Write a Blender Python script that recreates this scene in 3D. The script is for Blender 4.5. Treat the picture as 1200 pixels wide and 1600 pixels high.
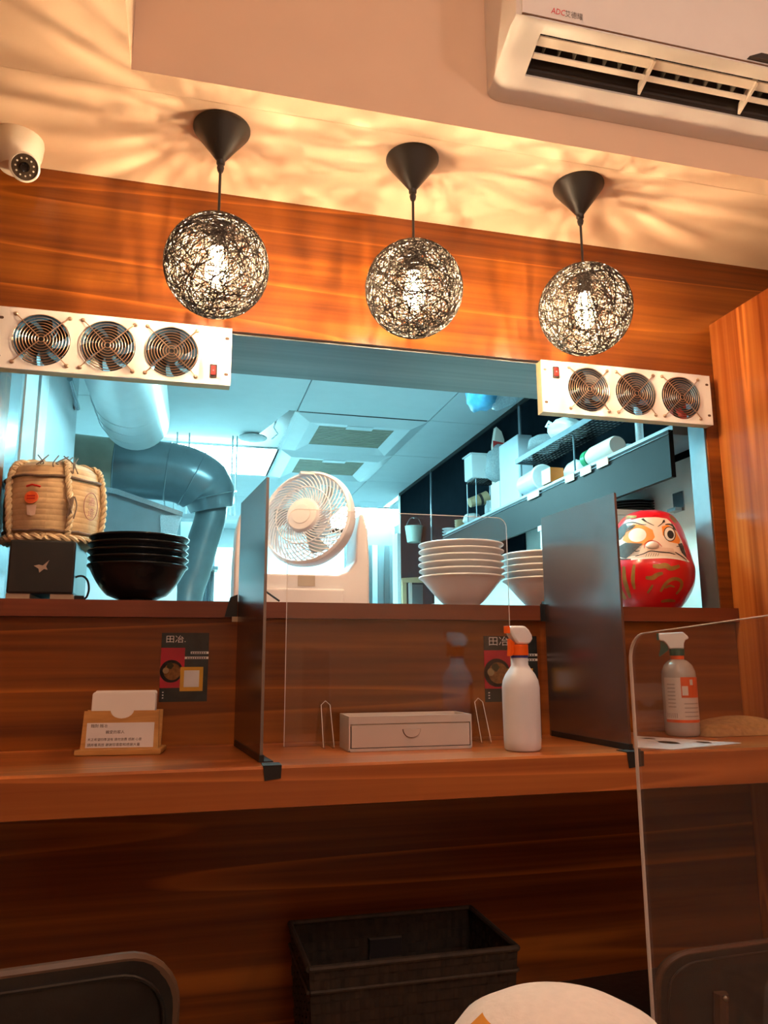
import bpy, bmesh, math, random
from mathutils import Vector, Matrix
random.seed(7)
PI = math.pi
for o in list(bpy.data.objects):
    bpy.data.objects.remove(o)
S = bpy.context.scene
COL = S.collection

# ------------------------------------------------------------------ camera
CAM = Vector((0.0, -1.66, 1.15))
YAW, PITCH, ROLL, FPX = math.radians(14.477), math.radians(10.72), math.radians(-0.2587), 1210.4
FWD = Vector((math.sin(YAW) * math.cos(PITCH), math.cos(YAW) * math.cos(PITCH), math.sin(PITCH)))
RGT = Vector((math.cos(YAW), -math.sin(YAW), 0))
UPV = RGT.cross(FWD)
c_, s_ = math.cos(ROLL), math.sin(ROLL)
RGT, UPV = c_ * RGT + s_ * UPV, -s_ * RGT + c_ * UPV
cam_data = bpy.data.cameras.new('camera')
cam = bpy.data.objects.new('camera', cam_data)
COL.objects.link(cam)
cam_data.sensor_fit = 'VERTICAL'
cam_data.sensor_height = 36.0
cam_data.lens = FPX / 1600 * 36.0
cam_data.clip_start = 0.02
M3 = Matrix((RGT, UPV, -FWD)).transposed()
cam.matrix_world = Matrix.Translation(CAM) @ M3.to_4x4()
S.camera = cam

# ------------------------------------------------------------------ world, exposure
W = bpy.data.worlds.new('world')
S.world = W
W.use_nodes = True
W.node_tree.nodes['Background'].inputs[0].default_value = (0.05, 0.045, 0.04, 1)
W.node_tree.nodes['Background'].inputs[1].default_value = 0.2
S.view_settings.view_transform = 'Standard'
S.view_settings.look = 'None'
S.view_settings.gamma = 1.0
S.view_settings.exposure = 0.0
S.view_settings.use_curve_mapping = False
S.cycles.max_bounces = 10
S.cycles.transparent_max_bounces = 16

PENDANT = 7200.0          # radiance of a pendant bulb
KITCHEN = 80.0           # radiance of a kitchen ceiling panel
DINING = 40.0            # radiance of an added globe lamp behind the viewer
WARM = (1.0, 0.70, 0.40)
COOL = (0.40, 0.92, 1.0)
ROOMC = (1.0, 0.89, 0.82)

# ------------------------------------------------------------------ where a sight line meets a plane
def ray(px, py):
    return (px - 600) / FPX * RGT - (py - 800) / FPX * UPV + FWD
def at(px, py, Y):
    d = ray(px, py)
    return CAM + d * ((Y - CAM.y) / d.y)
def atz(px, py, Z):
    d = ray(px, py)
    return CAM + d * ((Z - CAM.z) / d.z)
def atx(px, py, X):
    d = ray(px, py)
    return CAM + d * ((X - CAM.x) / d.x)
def mpp(P):                                     # metres per pixel at a point
    return (P - CAM).dot(FWD) / FPX

# ------------------------------------------------------------------ materials
MATS = {}
def new_mat(name):
    m = bpy.data.materials.new(name)
    m.use_nodes = True
    return m, m.node_tree.nodes, m.node_tree.links, m.node_tree.nodes['Principled BSDF']
def ramp(N, stops):
    r = N.new('ShaderNodeValToRGB')
    e = r.color_ramp.elements
    while len(e) < len(stops):
        e.new(0.5)
    for k, (p, c) in enumerate(stops):
        e[k].position = p
        e[k].color = (*c, 1)
    return r
def mat(name, col, rough=0.5, metal=0.0, var=0.08, scale=14.0, spec=0.5, bump=0.0, coat=0.0, alpha=1.0):
    if name in MATS:
        return MATS[name]
    m, N, L, b = new_mat(name)
    tc = N.new('ShaderNodeTexCoord')
    nz = N.new('ShaderNodeTexNoise')
    nz.inputs['Scale'].default_value = scale
    nz.inputs['Detail'].default_value = 4
    L.new(tc.outputs['Object'], nz.inputs['Vector'])
    r = ramp(N, [(0.3, tuple(max(0, c * (1 - var)) for c in col)), (0.7, tuple(min(1, c * (1 + var)) for c in col))])
    L.new(nz.outputs['Fac'], r.inputs[0])
    L.new(r.outputs[0], b.inputs['Base Color'])
    b.inputs['Roughness'].default_value = rough
    b.inputs['Metallic'].default_value = metal
    b.inputs['Specular IOR Level'].default_value = spec
    b.inputs['Coat Weight'].default_value = coat
    b.inputs['Alpha'].default_value = alpha
    if bump:
        bp = N.new('ShaderNodeBump')
        bp.inputs['Strength'].default_value = bump
        bp.inputs['Distance'].default_value = 0.004
        L.new(nz.outputs['Fac'], bp.inputs['Height'])
        L.new(bp.outputs[0], b.inputs['Normal'])
    MATS[name] = m
    return m
def emis(name, col, strength):
    m, N, L, b = new_mat(name)
    b.inputs['Base Color'].default_value = (*col, 1)
    b.inputs['Emission Color'].default_value = (*col, 1)
    b.inputs['Emission Strength'].default_value = strength
    MATS[name] = m
    return m
def wood(name, dark, mid, light, axis='x', rough=0.32, lines=0.5, k=1.0):
    """laminate with long straight grain running along one world axis"""
    m, N, L, b = new_mat(name)
    g = N.new('ShaderNodeNewGeometry')
    def noise(sc, detail, dist=0.0):
        mp = N.new('ShaderNodeMapping')
        a, t = sc
        mp.inputs['Scale'].default_value = {'x': (a, t, t), 'z': (t, t, a), 'y': (t, a, t)}[axis]
        L.new(g.outputs['Position'], mp.inputs[0])
        n = N.new('ShaderNodeTexNoise')
        n.inputs['Scale'].default_value = 1.0
        n.inputs['Detail'].default_value = detail
        n.inputs['Distortion'].default_value = dist
        L.new(mp.outputs[0], n.inputs['Vector'])
        return n
    n1 = noise((0.30 * k, 10 * k), 4, 0.0)
    n2 = noise((1.3 * k, 75 * k), 4, 0.0)
    n3 = noise((0.22 * k, 5.5 * k), 1, 0.0)
    mx = N.new('ShaderNodeMath'); mx.operation = 'MULTIPLY_ADD'
    mx.inputs[1].default_value = 0.35
    L.new(n2.outputs['Fac'], mx.inputs[0])
    m2 = N.new('ShaderNodeMath'); m2.operation = 'MULTIPLY'
    m2.inputs[1].default_value = 0.65
    L.new(n1.outputs['Fac'], m2.inputs[0])
    L.new(m2.outputs[0], mx.inputs[2])
    r = ramp(N, [(0.36, dark), (0.50, mid), (0.64, light)])
    L.new(mx.outputs[0], r.inputs[0])
    r2 = ramp(N, [(0.485, (0, 0, 0)), (0.5, (1, 1, 1)), (0.503, (0, 0, 0))])
    L.new(n3.outputs['Fac'], r2.inputs[0])
    ml = N.new('ShaderNodeMath'); ml.operation = 'MULTIPLY'
    ml.inputs[1].default_value = lines
    L.new(r2.outputs[0], ml.inputs[0])
    mix = N.new('ShaderNodeMix'); mix.data_type = 'RGBA'
    L.new(ml.outputs[0], mix.inputs['Factor'])
    L.new(r.outputs[0], mix.inputs['A'])
    mix.inputs['B'].default_value = (*[min(1, c * 1.9) for c in light], 1)
    L.new(mix.outputs['Result'], b.inputs['Base Color'])
    b.inputs['Roughness'].default_value = rough
    b.inputs['Specular IOR Level'].default_value = 0.4
    MATS[name] = m
    return m
def clear(name, tint=(0.97, 0.98, 0.98), rough=0.02, haze=0.0, hcol=(0.8, 0.85, 0.88), ior=1.45):
    """thin clear sheet: transparency with a real surface reflection, optional milky share"""
    m, N, L, b = new_mat(name)
    N.remove(b)
    out = N['Material Output']
    tr = N.new('ShaderNodeBsdfTransparent'); tr.inputs[0].default_value = (*tint, 1)
    gl = N.new('ShaderNodeBsdfGlossy'); gl.inputs['Roughness'].default_value = rough
    lw = N.new('ShaderNodeLayerWeight'); lw.inputs[0].default_value = 0.5
    pw5 = N.new('ShaderNodeMath'); pw5.operation = 'POWER'; pw5.inputs[1].default_value = 5.0
    fr = N.new('ShaderNodeMath'); fr.operation = 'MULTIPLY_ADD'; fr.inputs[1].default_value = 0.955; fr.inputs[2].default_value = 0.045
    L.new(lw.outputs['Facing'], pw5.inputs[0]); L.new(pw5.outputs[0], fr.inputs[0])
    mx = N.new('ShaderNodeMixShader')
    L.new(fr.outputs[0], mx.inputs[0]); L.new(tr.outputs[0], mx.inputs[1]); L.new(gl.outputs[0], mx.inputs[2])
    last = mx
    if haze:
        df = N.new('ShaderNodeBsdfDiffuse'); df.inputs[0].default_value = (*hcol, 1)
        tl = N.new('ShaderNodeBsdfTranslucent'); tl.inputs[0].default_value = (*hcol, 1)
        ad = N.new('ShaderNodeMixShader'); ad.inputs[0].default_value = 0.4
        L.new(df.outputs[0], ad.inputs[1]); L.new(tl.outputs[0], ad.inputs[2])
        m2 = N.new('ShaderNodeMixShader')
        nz = N.new('ShaderNodeTexNoise'); nz.inputs['Scale'].default_value = 22
        mr = N.new('ShaderNodeMapRange')
        mr.inputs['To Min'].default_value = haze * 0.6; mr.inputs['To Max'].default_value = min(1, haze * 1.4)
        L.new(nz.outputs['Fac'], mr.inputs['Value']); L.new(mr.outputs[0], m2.inputs[0])
        L.new(mx.outputs[0], m2.inputs[1]); L.new(ad.outputs[0], m2.inputs[2])
        last = m2
    L.new(last.outputs[0], out.inputs[0])
    MATS[name] = m
    return m

wood('wood_wall', (0.085, 0.018, 0.004), (0.185, 0.046, 0.006), (0.29, 0.087, 0.010), 'x', 0.28, 0.45)
wood('wood_counter', (0.20, 0.045, 0.012), (0.34, 0.09, 0.022), (0.46, 0.145, 0.035), 'x', 0.28, 0.4)
wood('wood_sill', (0.10, 0.022, 0.010), (0.16, 0.037, 0.016), (0.21, 0.055, 0.02), 'x', 0.35, 0.1)
wood('wood_side', (0.17, 0.034, 0.008), (0.34, 0.085, 0.018), (0.48, 0.15, 0.03), 'z', 0.20, 0.8)
wood('wood_header', (0.10, 0.10, 0.10), (0.13, 0.13, 0.13), (0.17, 0.165, 0.16), 'x', 0.4, 0.0)
wood('bamboo', (0.48, 0.22, 0.06), (0.58, 0.28, 0.08), (0.66, 0.34, 0.11), 'x', 0.45, 0.0, 3.0)
wood('wood_dark', (0.045, 0.022, 0.014), (0.07, 0.033, 0.02), (0.10, 0.048, 0.028), 'x', 0.4, 0.0, 2.0)
wood('wood_floor', (0.28, 0.19, 0.12), (0.36, 0.25, 0.16), (0.43, 0.31, 0.20), 'y', 0.4, 0.2)
mat('plaster', (0.78, 0.55, 0.38), 0.85, var=0.03, scale=5)
mat('plaster_edge', (0.82, 0.64, 0.48), 0.8, var=0.03)
mat('ac_white', (0.80, 0.74, 0.68), 0.30, var=0.02)
mat('ac_grey', (0.62, 0.58, 0.54), 0.5, var=0.03)
mat('ac_dark', (0.035, 0.026, 0.02), 0.7, var=0.2)
mat('ac_fin', (0.12, 0.10, 0.08), 0.6)
mat('ac_vane', (0.80, 0.70, 0.60), 0.4, var=0.05)
mat('seam', (0.20, 0.10, 0.05), 0.8)
mat('red_print', (0.75, 0.01, 0.02), 0.5)
mat('grey_print', (0.13, 0.11, 0.10), 0.5)
mat('lamp_black', (0.018, 0.015, 0.013), 0.42, var=0.1)
mat('rattan', (0.024, 0.014, 0.008), 0.6, var=0.25, scale=60)
mat('plate_white', (0.80, 0.74, 0.70), 0.42, var=0.03)
mat('plate_board', (0.62, 0.45, 0.22), 0.6, var=0.08)
mat('fan_black', (0.020, 0.020, 0.022), 0.35, var=0.1)
mat('fan_frame', (0.035, 0.037, 0.04), 0.4, var=0.1)
mat('wire', (0.62, 0.42, 0.30), 0.28, 0.9)
mat('screw', (0.66, 0.50, 0.38), 0.3, 0.85)
mat('slot', (0.10, 0.05, 0.03), 0.7)
mat('switch_black', (0.02, 0.012, 0.012), 0.6, spec=0.2)
mat('switch_red', (0.22, 0.006, 0.006), 0.6, spec=0.2)
emis('switch_lit', (1.0, 0.05, 0.06), 2.0)
mat('kitchen_white', (0.72, 0.76, 0.77), 0.45, var=0.02)
mat('kitchen_ceiling', (0.70, 0.76, 0.78), 0.6, var=0.02)
mat('kitchen_cream', (0.84, 0.84, 0.76), 0.6, var=0.03)
mat('kitchen_bar', (0.80, 0.84, 0.86), 0.4, var=0.02)
mat('kitchen_gloss', (0.70, 0.78, 0.82), 0.10, var=0.02, spec=0.8)
mat('curtain_dark', (0.035, 0.055, 0.06), 0.5)
mat('curtain_mid', (0.07, 0.10, 0.11), 0.5)
mat('curtain_pale', (0.30, 0.36, 0.38), 0.5)
mat('dark_panel', (0.007, 0.011, 0.015), 0.5, var=0.15, spec=0.0)
mat('dark_joint', (0.16, 0.20, 0.23), 0.35, 0.6)
mat('fascia', (0.013, 0.014, 0.015), 0.42, var=0.25, scale=3, spec=0.12)
mat('ledge', (0.40, 0.52, 0.60), 0.35)
mat('duct_white', (0.74, 0.80, 0.82), 0.28, 0.15, var=0.03)
mat('duct_blue', (0.13, 0.17, 0.19), 0.28, 0.3, var=0.08)
mat('duct_grey', (0.09, 0.12, 0.13), 0.35, 0.2, var=0.15, scale=9)
mat('duct_tan', (0.34, 0.31, 0.24), 0.4, 0.3, var=0.1)
mat('steel', (0.42, 0.48, 0.52), 0.22, 0.9, var=0.08)
mat('steel_dull', (0.20, 0.25, 0.28), 0.42, 0.7, var=0.1)
mat('hole_dark', (0.01, 0.012, 0.014), 0.9)
mat('vent_white', (0.68, 0.74, 0.77), 0.35, var=0.02)
mat('vent_slat', (0.30, 0.28, 0.20), 0.55, var=0.1)
mat('cable_white', (0.75, 0.78, 0.8), 0.5)
mat('black_plastic', (0.012, 0.011, 0.011), 0.45, var=0.15)
mat('black_bowl', (0.006, 0.008, 0.010), 0.22, var=0.1, spec=0.3)
mat('white_bowl', (0.84, 0.82, 0.82), 0.28, var=0.02)
mat('fan_pink', (0.82, 0.77, 0.79), 0.38, var=0.02)
mat('fan_blade', (0.30, 0.34, 0.36), 0.4)
mat('sticker_grey', (0.52, 0.44, 0.36), 0.6)
mat('straw', (0.56, 0.37, 0.20), 0.8, var=0.14, scale=40, bump=0.3)
mat('straw_dark', (0.42, 0.27, 0.14), 0.85, var=0.25, scale=40)
mat('rope', (0.58, 0.42, 0.25), 0.8, var=0.15, scale=60)
mat('rope_dark', (0.16, 0.10, 0.07), 0.8, var=0.3, scale=60)
mat('film', (0.75, 0.8, 0.82), 0.2)
mat('tag_orange', (0.80, 0.14, 0.04), 0.5)
mat('tag_red', (0.55, 0.02, 0.01), 0.5)
mat('tag_pink', (0.72, 0.50, 0.40), 0.6)
mat('stamp', (0.42, 0.16, 0.14), 0.7)
mat('metal_logo', (0.45, 0.33, 0.26), 0.4, 0.4)
mat('daruma_red', (0.62, 0.006, 0.012), 0.28, var=0.05, coat=0.3)
mat('daruma_skin', (0.80, 0.62, 0.52), 0.5, var=0.04)
mat('daruma_white', (0.82, 0.74, 0.68), 0.5)
mat('daruma_orange', (0.85, 0.26, 0.03), 0.5, var=0.1)
mat('daruma_black', (0.015, 0.012, 0.012), 0.5)
mat('daruma_grey', (0.055, 0.045, 0.04), 0.6, var=0.3, scale=80)
mat('daruma_gold', (0.36, 0.20, 0.05), 0.38, 0.4, var=0.2, scale=50)
mat('board_brown', (0.060, 0.030, 0.026), 0.24, var=0.02, spec=0.8)
mat('tape_black', (0.008, 0.008, 0.008), 0.5, var=0.2)
mat('tape_tan', (0.50, 0.36, 0.24), 0.6)
mat('paper', (0.78, 0.70, 0.66), 0.7, var=0.03)
mat('tissue', (0.82, 0.74, 0.68), 0.85, var=0.03)
mat('ink', (0.10, 0.05, 0.04), 0.7)
mat('poster_dark', (0.022, 0.026, 0.026), 0.25, var=0.4, scale=30)
mat('poster_red', (0.42, 0.01, 0.03), 0.25)
mat('poster_yellow', (0.66, 0.34, 0.03), 0.25)
mat('poster_white', (0.72, 0.68, 0.66), 0.3)
mat('broth', (0.44, 0.18, 0.05), 0.4, var=0.35, scale=120)
mat('egg', (0.70, 0.46, 0.22), 0.4)
mat('bowl_print', (0.03, 0.02, 0.02), 0.3)
mat('leaf_print', (0.10, 0.08, 0.03), 0.4)
mat('box_grey', (0.52, 0.45, 0.41), 0.45, var=0.03)
mat('box_inside', (0.70, 0.50, 0.36), 0.6)
mat('gap', (0.015, 0.01, 0.01), 0.8)
mat('bottle_white', (0.72, 0.70, 0.73), 0.35, var=0.02)
mat('bottle_cap', (0.82, 0.80, 0.80), 0.3)
mat('orange_plastic', (0.90, 0.12, 0.005), 0.35)
mat('blue_label', (0.03, 0.03, 0.16), 0.4)
mat('bottle_clear', (0.50, 0.46, 0.42), 0.25, var=0.04)
mat('green_plastic', (0.015, 0.10, 0.07), 0.4)
mat('label_white', (0.74, 0.64, 0.56), 0.5, var=0.03)
mat('label_grey', (0.45, 0.38, 0.34), 0.6)
mat('label_orange', (0.85, 0.12, 0.02), 0.45, var=0.2)
mat('cloth_tan', (0.46, 0.25, 0.10), 0.95, var=0.2, scale=90, bump=0.8)
mat('weave_dark', (0.026, 0.015, 0.008), 0.75, var=0.35, scale=50)
mat('weave_rim', (0.040, 0.026, 0.016), 0.7, var=0.3, scale=50)
mat('leather', (0.012, 0.011, 0.010), 0.33, var=0.2, scale=60, bump=0.2)
mat('piping', (0.10, 0.055, 0.034), 0.30, var=0.1)
mat('chrome', (0.30, 0.26, 0.22), 0.25, 0.9)
mat('acrylic_edge_glint', (0.80, 0.72, 0.68), 0.3, var=0.03)  # whitish colour standing in for light caught by the polished edges
mat('hat_white', (0.84, 0.72, 0.64), 0.85, var=0.03, scale=120, bump=0.3)
mat('hat_orange', (0.80, 0.30, 0.02), 0.85, var=0.1)
mat('cctv_white', (0.80, 0.72, 0.62), 0.35, var=0.02)
mat('cctv_face', (0.12, 0.085, 0.06), 0.2)
mat('led', (0.75, 0.66, 0.56), 0.3)
mat('lens', (0.008, 0.006, 0.006), 0.08)
mat('tub', (0.80, 0.84, 0.86), 0.25, var=0.03)
mat('bag_white', (0.84, 0.86, 0.86), 0.35, var=0.05)
mat('cardboard', (0.46, 0.32, 0.18), 0.7, var=0.1)
mat('orange_box', (0.75, 0.17, 0.02), 0.5)
mat('green_cap', (0.02, 0.30, 0.12), 0.35)
mat('green_bright', (0.20, 0.55, 0.08), 0.4)
mat('red_band', (0.62, 0.04, 0.03), 0.5)
mat('board_blue', (0.62, 0.70, 0.76), 0.5, var=0.03)
mat('wood_bowl', (0.52, 0.36, 0.20), 0.5, var=0.1)
mat('plate_dark', (0.02, 0.022, 0.024), 0.25)
mat('mint', (0.50, 0.66, 0.58), 0.35)
mat('blue_pack', (0.10, 0.45, 0.75), 0.3, var=0.3, scale=20)
mat('card_green', (0.20, 0.24, 0.04), 0.5, var=0.3, scale=60)
mat('card_yellow', (0.70, 0.42, 0.03), 0.5)
mat('table_top', (0.14, 0.07, 0.04), 0.35)
clear('acrylic', (0.95, 0.95, 0.95), 0.03)
clear('acrylic_near', (0.95, 0.94, 0.94), 0.03, 0.035, (0.8, 0.7, 0.66))
clear('plastic_film', (0.85, 0.9, 0.92), 0.12, 0.28)
clear('plastic_bag', (0.85, 0.9, 0.92), 0.18, 0.45, (0.75, 0.82, 0.85))
clear('duct_film', (0.7, 0.8, 0.82), 0.15, 0.35, (0.45, 0.58, 0.62))
emis('bulb', WARM, PENDANT)
m, N, L, b = new_mat('bulb_glass')                # clear glass glowing around the filament
N.remove(b)
g_t = N.new('ShaderNodeBsdfTransparent'); g_e = N.new('ShaderNodeEmission'); g_a = N.new('ShaderNodeAddShader')
g_e.inputs[0].default_value = (*WARM, 1); g_e.inputs[1].default_value = 6.0
L.new(g_t.outputs[0], g_a.inputs[0]); L.new(g_e.outputs[0], g_a.inputs[1]); L.new(g_a.outputs[0], N['Material Output'].inputs[0])
MATS['bulb_glass'] = m
emis('kitchen_light', COOL, KITCHEN)
emis('fill_globe_glow', ROOMC, DINING)

MATS['board_brown'].node_tree.nodes['Principled BSDF'].inputs['IOR'].default_value = 2.1
MATS['dark_panel'].node_tree.nodes['Principled BSDF'].inputs['IOR'].default_value = 1.1

# ------------------------------------------------------------------ mesh building
class MB:
    def __init__(s):
        s.v, s.f = [], []
    def quad(s, a, b, c, d):
        n = len(s.v); s.v += [Vector(a), Vector(b), Vector(c), Vector(d)]; s.f.append((n, n + 1, n + 2, n + 3)); return s
    def poly(s, pts):
        n = len(s.v); s.v += [Vector(p) for p in pts]; s.f.append(tuple(range(n, n + len(pts)))); return s
    def box(s, x0, x1, y0, y1, z0, z1):
        n = len(s.v)
        s.v += [Vector((x, y, z)) for z in (z0, z1) for y in (y0, y1) for x in (x0, x1)]
        s.f += [tuple(n + i for i in q) for q in ((0, 2, 3, 1), (4, 5, 7, 6), (0, 1, 5, 4), (2, 6, 7, 3), (0, 4, 6, 2), (1, 3, 7, 5))]
        return s
    def prism(s, pts, d0, d1, axis='y'):
        """outline pts (a,b) extruded along axis: y -> (a,d,b), x -> (d,a,b), z -> (a,b,d)"""
        put = {'y': lambda a, b, d: (a, d, b), 'x': lambda a, b, d: (d, a, b), 'z': lambda a, b, d: (a, b, d)}[axis]
        n, k = len(s.v), len(pts)
        s.v += [Vector(put(a, b, d0)) for a, b in pts] + [Vector(put(a, b, d1)) for a, b in pts]
        s.f.append(tuple(range(n, n + k))); s.f.append(tuple(range(n + 2 * k - 1, n + k - 1, -1)))
        for i in range(k):
            j = (i + 1) % k
            s.f.append((n + i, n + k + i, n + k + j, n + j))
        return s
    def lathe(s, prof, seg=32, c=(0, 0, 0), sx=1, sy=1):
        c = Vector(c); n = len(s.v)
        for r, z in prof:
            for i in range(seg):
                a = 2 * PI * i / seg
                s.v.append(c + Vector((r * sx * math.cos(a), r * sy * math.sin(a), z)))
        for k in range(len(prof) - 1):
            for i in range(seg):
                j = (i + 1) % seg
                s.f.append((n + k * seg + i, n + k * seg + j, n + (k + 1) * seg + j, n + (k + 1) * seg + i))
        loop_ = abs(prof[0][0] - prof[-1][0]) + abs(prof[0][1] - prof[-1][1]) < 1e-6
        if prof[0][0] > 1e-5 and not loop_: s.f.append(tuple(n + i for i in range(seg - 1, -1, -1)))
        if prof[-1][0] > 1e-5 and not loop_: s.f.append(tuple(n + (len(prof) - 1) * seg + i for i in range(seg)))
        return s
    def tube(s, path, r, seg=8, closed=False, cap=True):
        P = [Vector(p) for p in path]; m = len(P)
        R = r if isinstance(r, (list, tuple)) else [r] * m
        n = len(s.v); up = None
        for i in range(m):
            a = P[(i - 1) % m] if (closed or i > 0) else P[i]
            b = P[(i + 1) % m] if (closed or i < m - 1) else P[i]
            t = (b - a).normalized()
            if up is None:
                up = t.orthogonal().normalized()
            up = (up - t * up.dot(t))
            up = up.normalized() if up.length > 1e-6 else t.orthogonal().normalized()
            w = t.cross(up)
            for k in range(seg):
                q = 2 * PI * k / seg
                s.v.append(P[i] + R[i] * (math.cos(q) * up + math.sin(q) * w))
        for i in range(m if closed else m - 1):
            i2 = (i + 1) % m
            for k in range(seg):
                k2 = (k + 1) % seg
                s.f.append((n + i * seg + k, n + i * seg + k2, n + i2 * seg + k2, n + i2 * seg + k))
        if cap and not closed:
            s.f.append(tuple(n + k for k in range(seg - 1, -1, -1)))
            s.f.append(tuple(n + (m - 1) * seg + k for k in range(seg)))
        return s
    def ring(s, c, r, t, axis='y', seg=40, tseg=6, sx=1.0):
        c = Vector(c); pts = []
        for i in range(seg):
            a = 2 * PI * i / seg
            u, w = r * math.cos(a) * sx, r * math.sin(a)
            pts.append(c + Vector({'y': (u, 0, w), 'z': (u, w, 0), 'x': (0, u, w)}[axis]))
        return s.tube(pts, t, tseg, closed=True)
    def ball(s, c, rx, ry=None, rz=None, seg=16, rings=10):
        ry = ry or rx; rz = rz or rx
        c = Vector(c); n = len(s.v)
        prof = [(math.sin(PI * k / rings), -math.cos(PI * k / rings)) for k in range(rings + 1)]
        for r, z in prof:
            for i in range(seg):
                a = 2 * PI * i / seg
                s.v.append(c + Vector((rx * r * math.cos(a), ry * r * math.sin(a), rz * z)))
        for k in range(rings):
            for i in range(seg):
                j = (i + 1) % seg
                s.f.append((n + k * seg + i, n + k * seg + j, n + (k + 1) * seg + j, n + (k + 1) * seg + i))
        return s
    def xf(s, M):
        s.v = [M @ v for v in s.v]; return s
    def build(s, name, m, parent=None, smooth=False, bevel=0.0, world=False, recentre=True, angle=40):
        me = bpy.data.meshes.new(name)
        vs = s.v
        off = Vector((0, 0, 0))
        if parent is not None and world:
            off = Vector(parent.location)
            if parent.parent: off = off + Vector(parent.parent.location)
        if parent is None and recentre and vs:
            off = Vector(((min(v.x for v in vs) + max(v.x for v in vs)) / 2, (min(v.y for v in vs) + max(v.y for v in vs)) / 2, min(v.z for v in vs)))
        me.from_pydata([v - off for v in vs], [], s.f)
        bm = bmesh.new(); bm.from_mesh(me)
        bmesh.ops.remove_doubles(bm, verts=bm.verts, dist=1e-6)
        bmesh.ops.recalc_face_normals(bm, faces=bm.faces)
        bm.to_mesh(me); bm.free()
        o = bpy.data.objects.new(name, me)
        COL.objects.link(o)
        me.materials.append(MATS[m])
        if parent is not None: o.parent = parent
        else: o.location = off
        if smooth:
            for p in me.polygons: p.use_smooth = True
            me.set_sharp_from_angle(angle=math.radians(angle))
        if bevel:
            b = o.modifiers.new('bevel', 'BEVEL'); b.width = bevel; b.segments = 2; b.limit_method = 'ANGLE'
        return o
def tag(o, label=None, cat=None, group=None, kind=None):
    if label: o['label'] = label
    if cat: o['category'] = cat
    if group: o['group'] = group
    if kind: o['kind'] = kind
    return o
def thing(name, label, cat, loc=(0, 0, 0), rotz=0.0, group=None):
    o = bpy.data.objects.new(name, None); COL.objects.link(o)
    o.empty_display_size = 0.05
    o.location = loc; o.rotation_euler = (0, 0, rotz)
    return tag(o, label, cat, group)
def struct(name, mb, m, label, **k):
    return tag(mb.build(name, m, **k), label, None, None, 'structure')
def copy_tree(o, parent=None):
    c = o.copy(); COL.objects.link(c); c.parent = parent
    for ch in list(o.children): copy_tree(ch, c)
    return c
def text_faces(txt, size, align='LEFT'):
    cu = bpy.data.curves.new('lettering', 'FONT')
    cu.body = txt; cu.size = size; cu.align_x = align; cu.resolution_u = 2
    ob = bpy.data.objects.new('lettering', cu); COL.objects.link(ob)
    bpy.context.view_layer.update()
    dg = bpy.context.evaluated_depsgraph_get()
    me = ob.evaluated_get(dg).to_mesh()
    v = [Vector(q.co) for q in me.vertices]; f = [tuple(p.vertices) for p in me.polygons]
    ob.evaluated_get(dg).to_mesh_clear()
    bpy.data.objects.remove(ob); bpy.data.curves.remove(cu)
    return v, f
def lettering(mb, txt, size, fn, align='LEFT', stretch=1.0):
    """lay text (u right, v up) onto a surface through fn(u, v)"""
    v, f = text_faces(txt, size, align); n = len(mb.v)
    mb.v += [Vector(fn(q.x * stretch, q.y)) for q in v]
    mb.f += [tuple(n + i for i in p) for p in f]
    return mb
def rrect(x0, x1, z0, z1, r, n=6, corners=(1, 1, 1, 1)):
    """rounded rectangle, corners = bl, br, tr, tl"""
    out = []
    for k, (cx, cz, a0) in enumerate(((x0 + r, z0 + r, PI), (x1 - r, z0 + r, 1.5 * PI), (x1 - r, z1 - r, 0), (x0 + r, z1 - r, 0.5 * PI))):
        if corners[k]:
            out += [(cx + r * math.cos(a0 + i * PI / 2 / n), cz + r * math.sin(a0 + i * PI / 2 / n)) for i in range(n + 1)]
        else:
            out.append(((x0, z0), (x1, z0), (x1, z1), (x0, z1))[k])
    return out
def B(*a): return MB().box(*a)

# ------------------------------------------------------------------ room shell
ZC, ZSILL, ZHEAD, ZT, ZF = 2.206, 1.268, 1.872, 0.98, 0.15
XL, XR = -1.6, 2.3
YB = -3.6                                      # rear of the dining room
OX0, OX1 = -0.385, 1.29                        # opening
ZK = 2.28                                      # kitchen ceiling
KX0, KX1, KY1 = -1.3, 1.437, 5.2
struct('wall_upper', B(XL, XR, 0, 0.10, ZHEAD, ZC), 'wood_wall', 'glossy reddish wood laminate wall above the serving opening')
struct('trim_1', B(OX0 - 0.1, OX1 + 0.1, 0.101, 0.265, ZHEAD, ZC + 0.07), 'wood_header', 'grey boxed beam over the kitchen side of the opening')
struct('trim_2', B(OX0, OX1, 0.012, 0.1, ZHEAD - 0.004, ZHEAD - 0.0005), 'wood_header', 'grey underside of the opening')
struct('wall_lower', B(XL, 1.325, 0, 0.10, ZF, 1.234), 'wood_wall', 'dark red wood laminate wall below the sill')
struct('wall_left', B(XL, OX0, 0, 0.10, ZSILL, ZHEAD), 'wood_wall', 'wood wall strip left of the opening')
struct('wall_right', MB().box(OX1 + 0.0005, XR, 0, 0.068, ZSILL, ZHEAD).box(1.326, XR, 0, 0.10, ZF, ZSILL), 'wood_wall', 'wood wall right of the opening')
struct('trim_3', B(XL, 1.324, -0.02, 0.27, 1.2345, ZSILL), 'wood_sill', 'dark wood sill board of the serving opening')
struct('trim_4', B(OX1 - 0.004, OX1, 0.004, 0.068, ZSILL, ZHEAD - 0.005), 'steel_dull', 'grey jamb lining at the right of the opening')
struct('wall_side', B(1.325, 1.35, -1.2, -0.0005, ZF, 2.02), 'wood_side', 'orange wood side panel with upright grain at the right', bevel=0.002)
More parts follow.
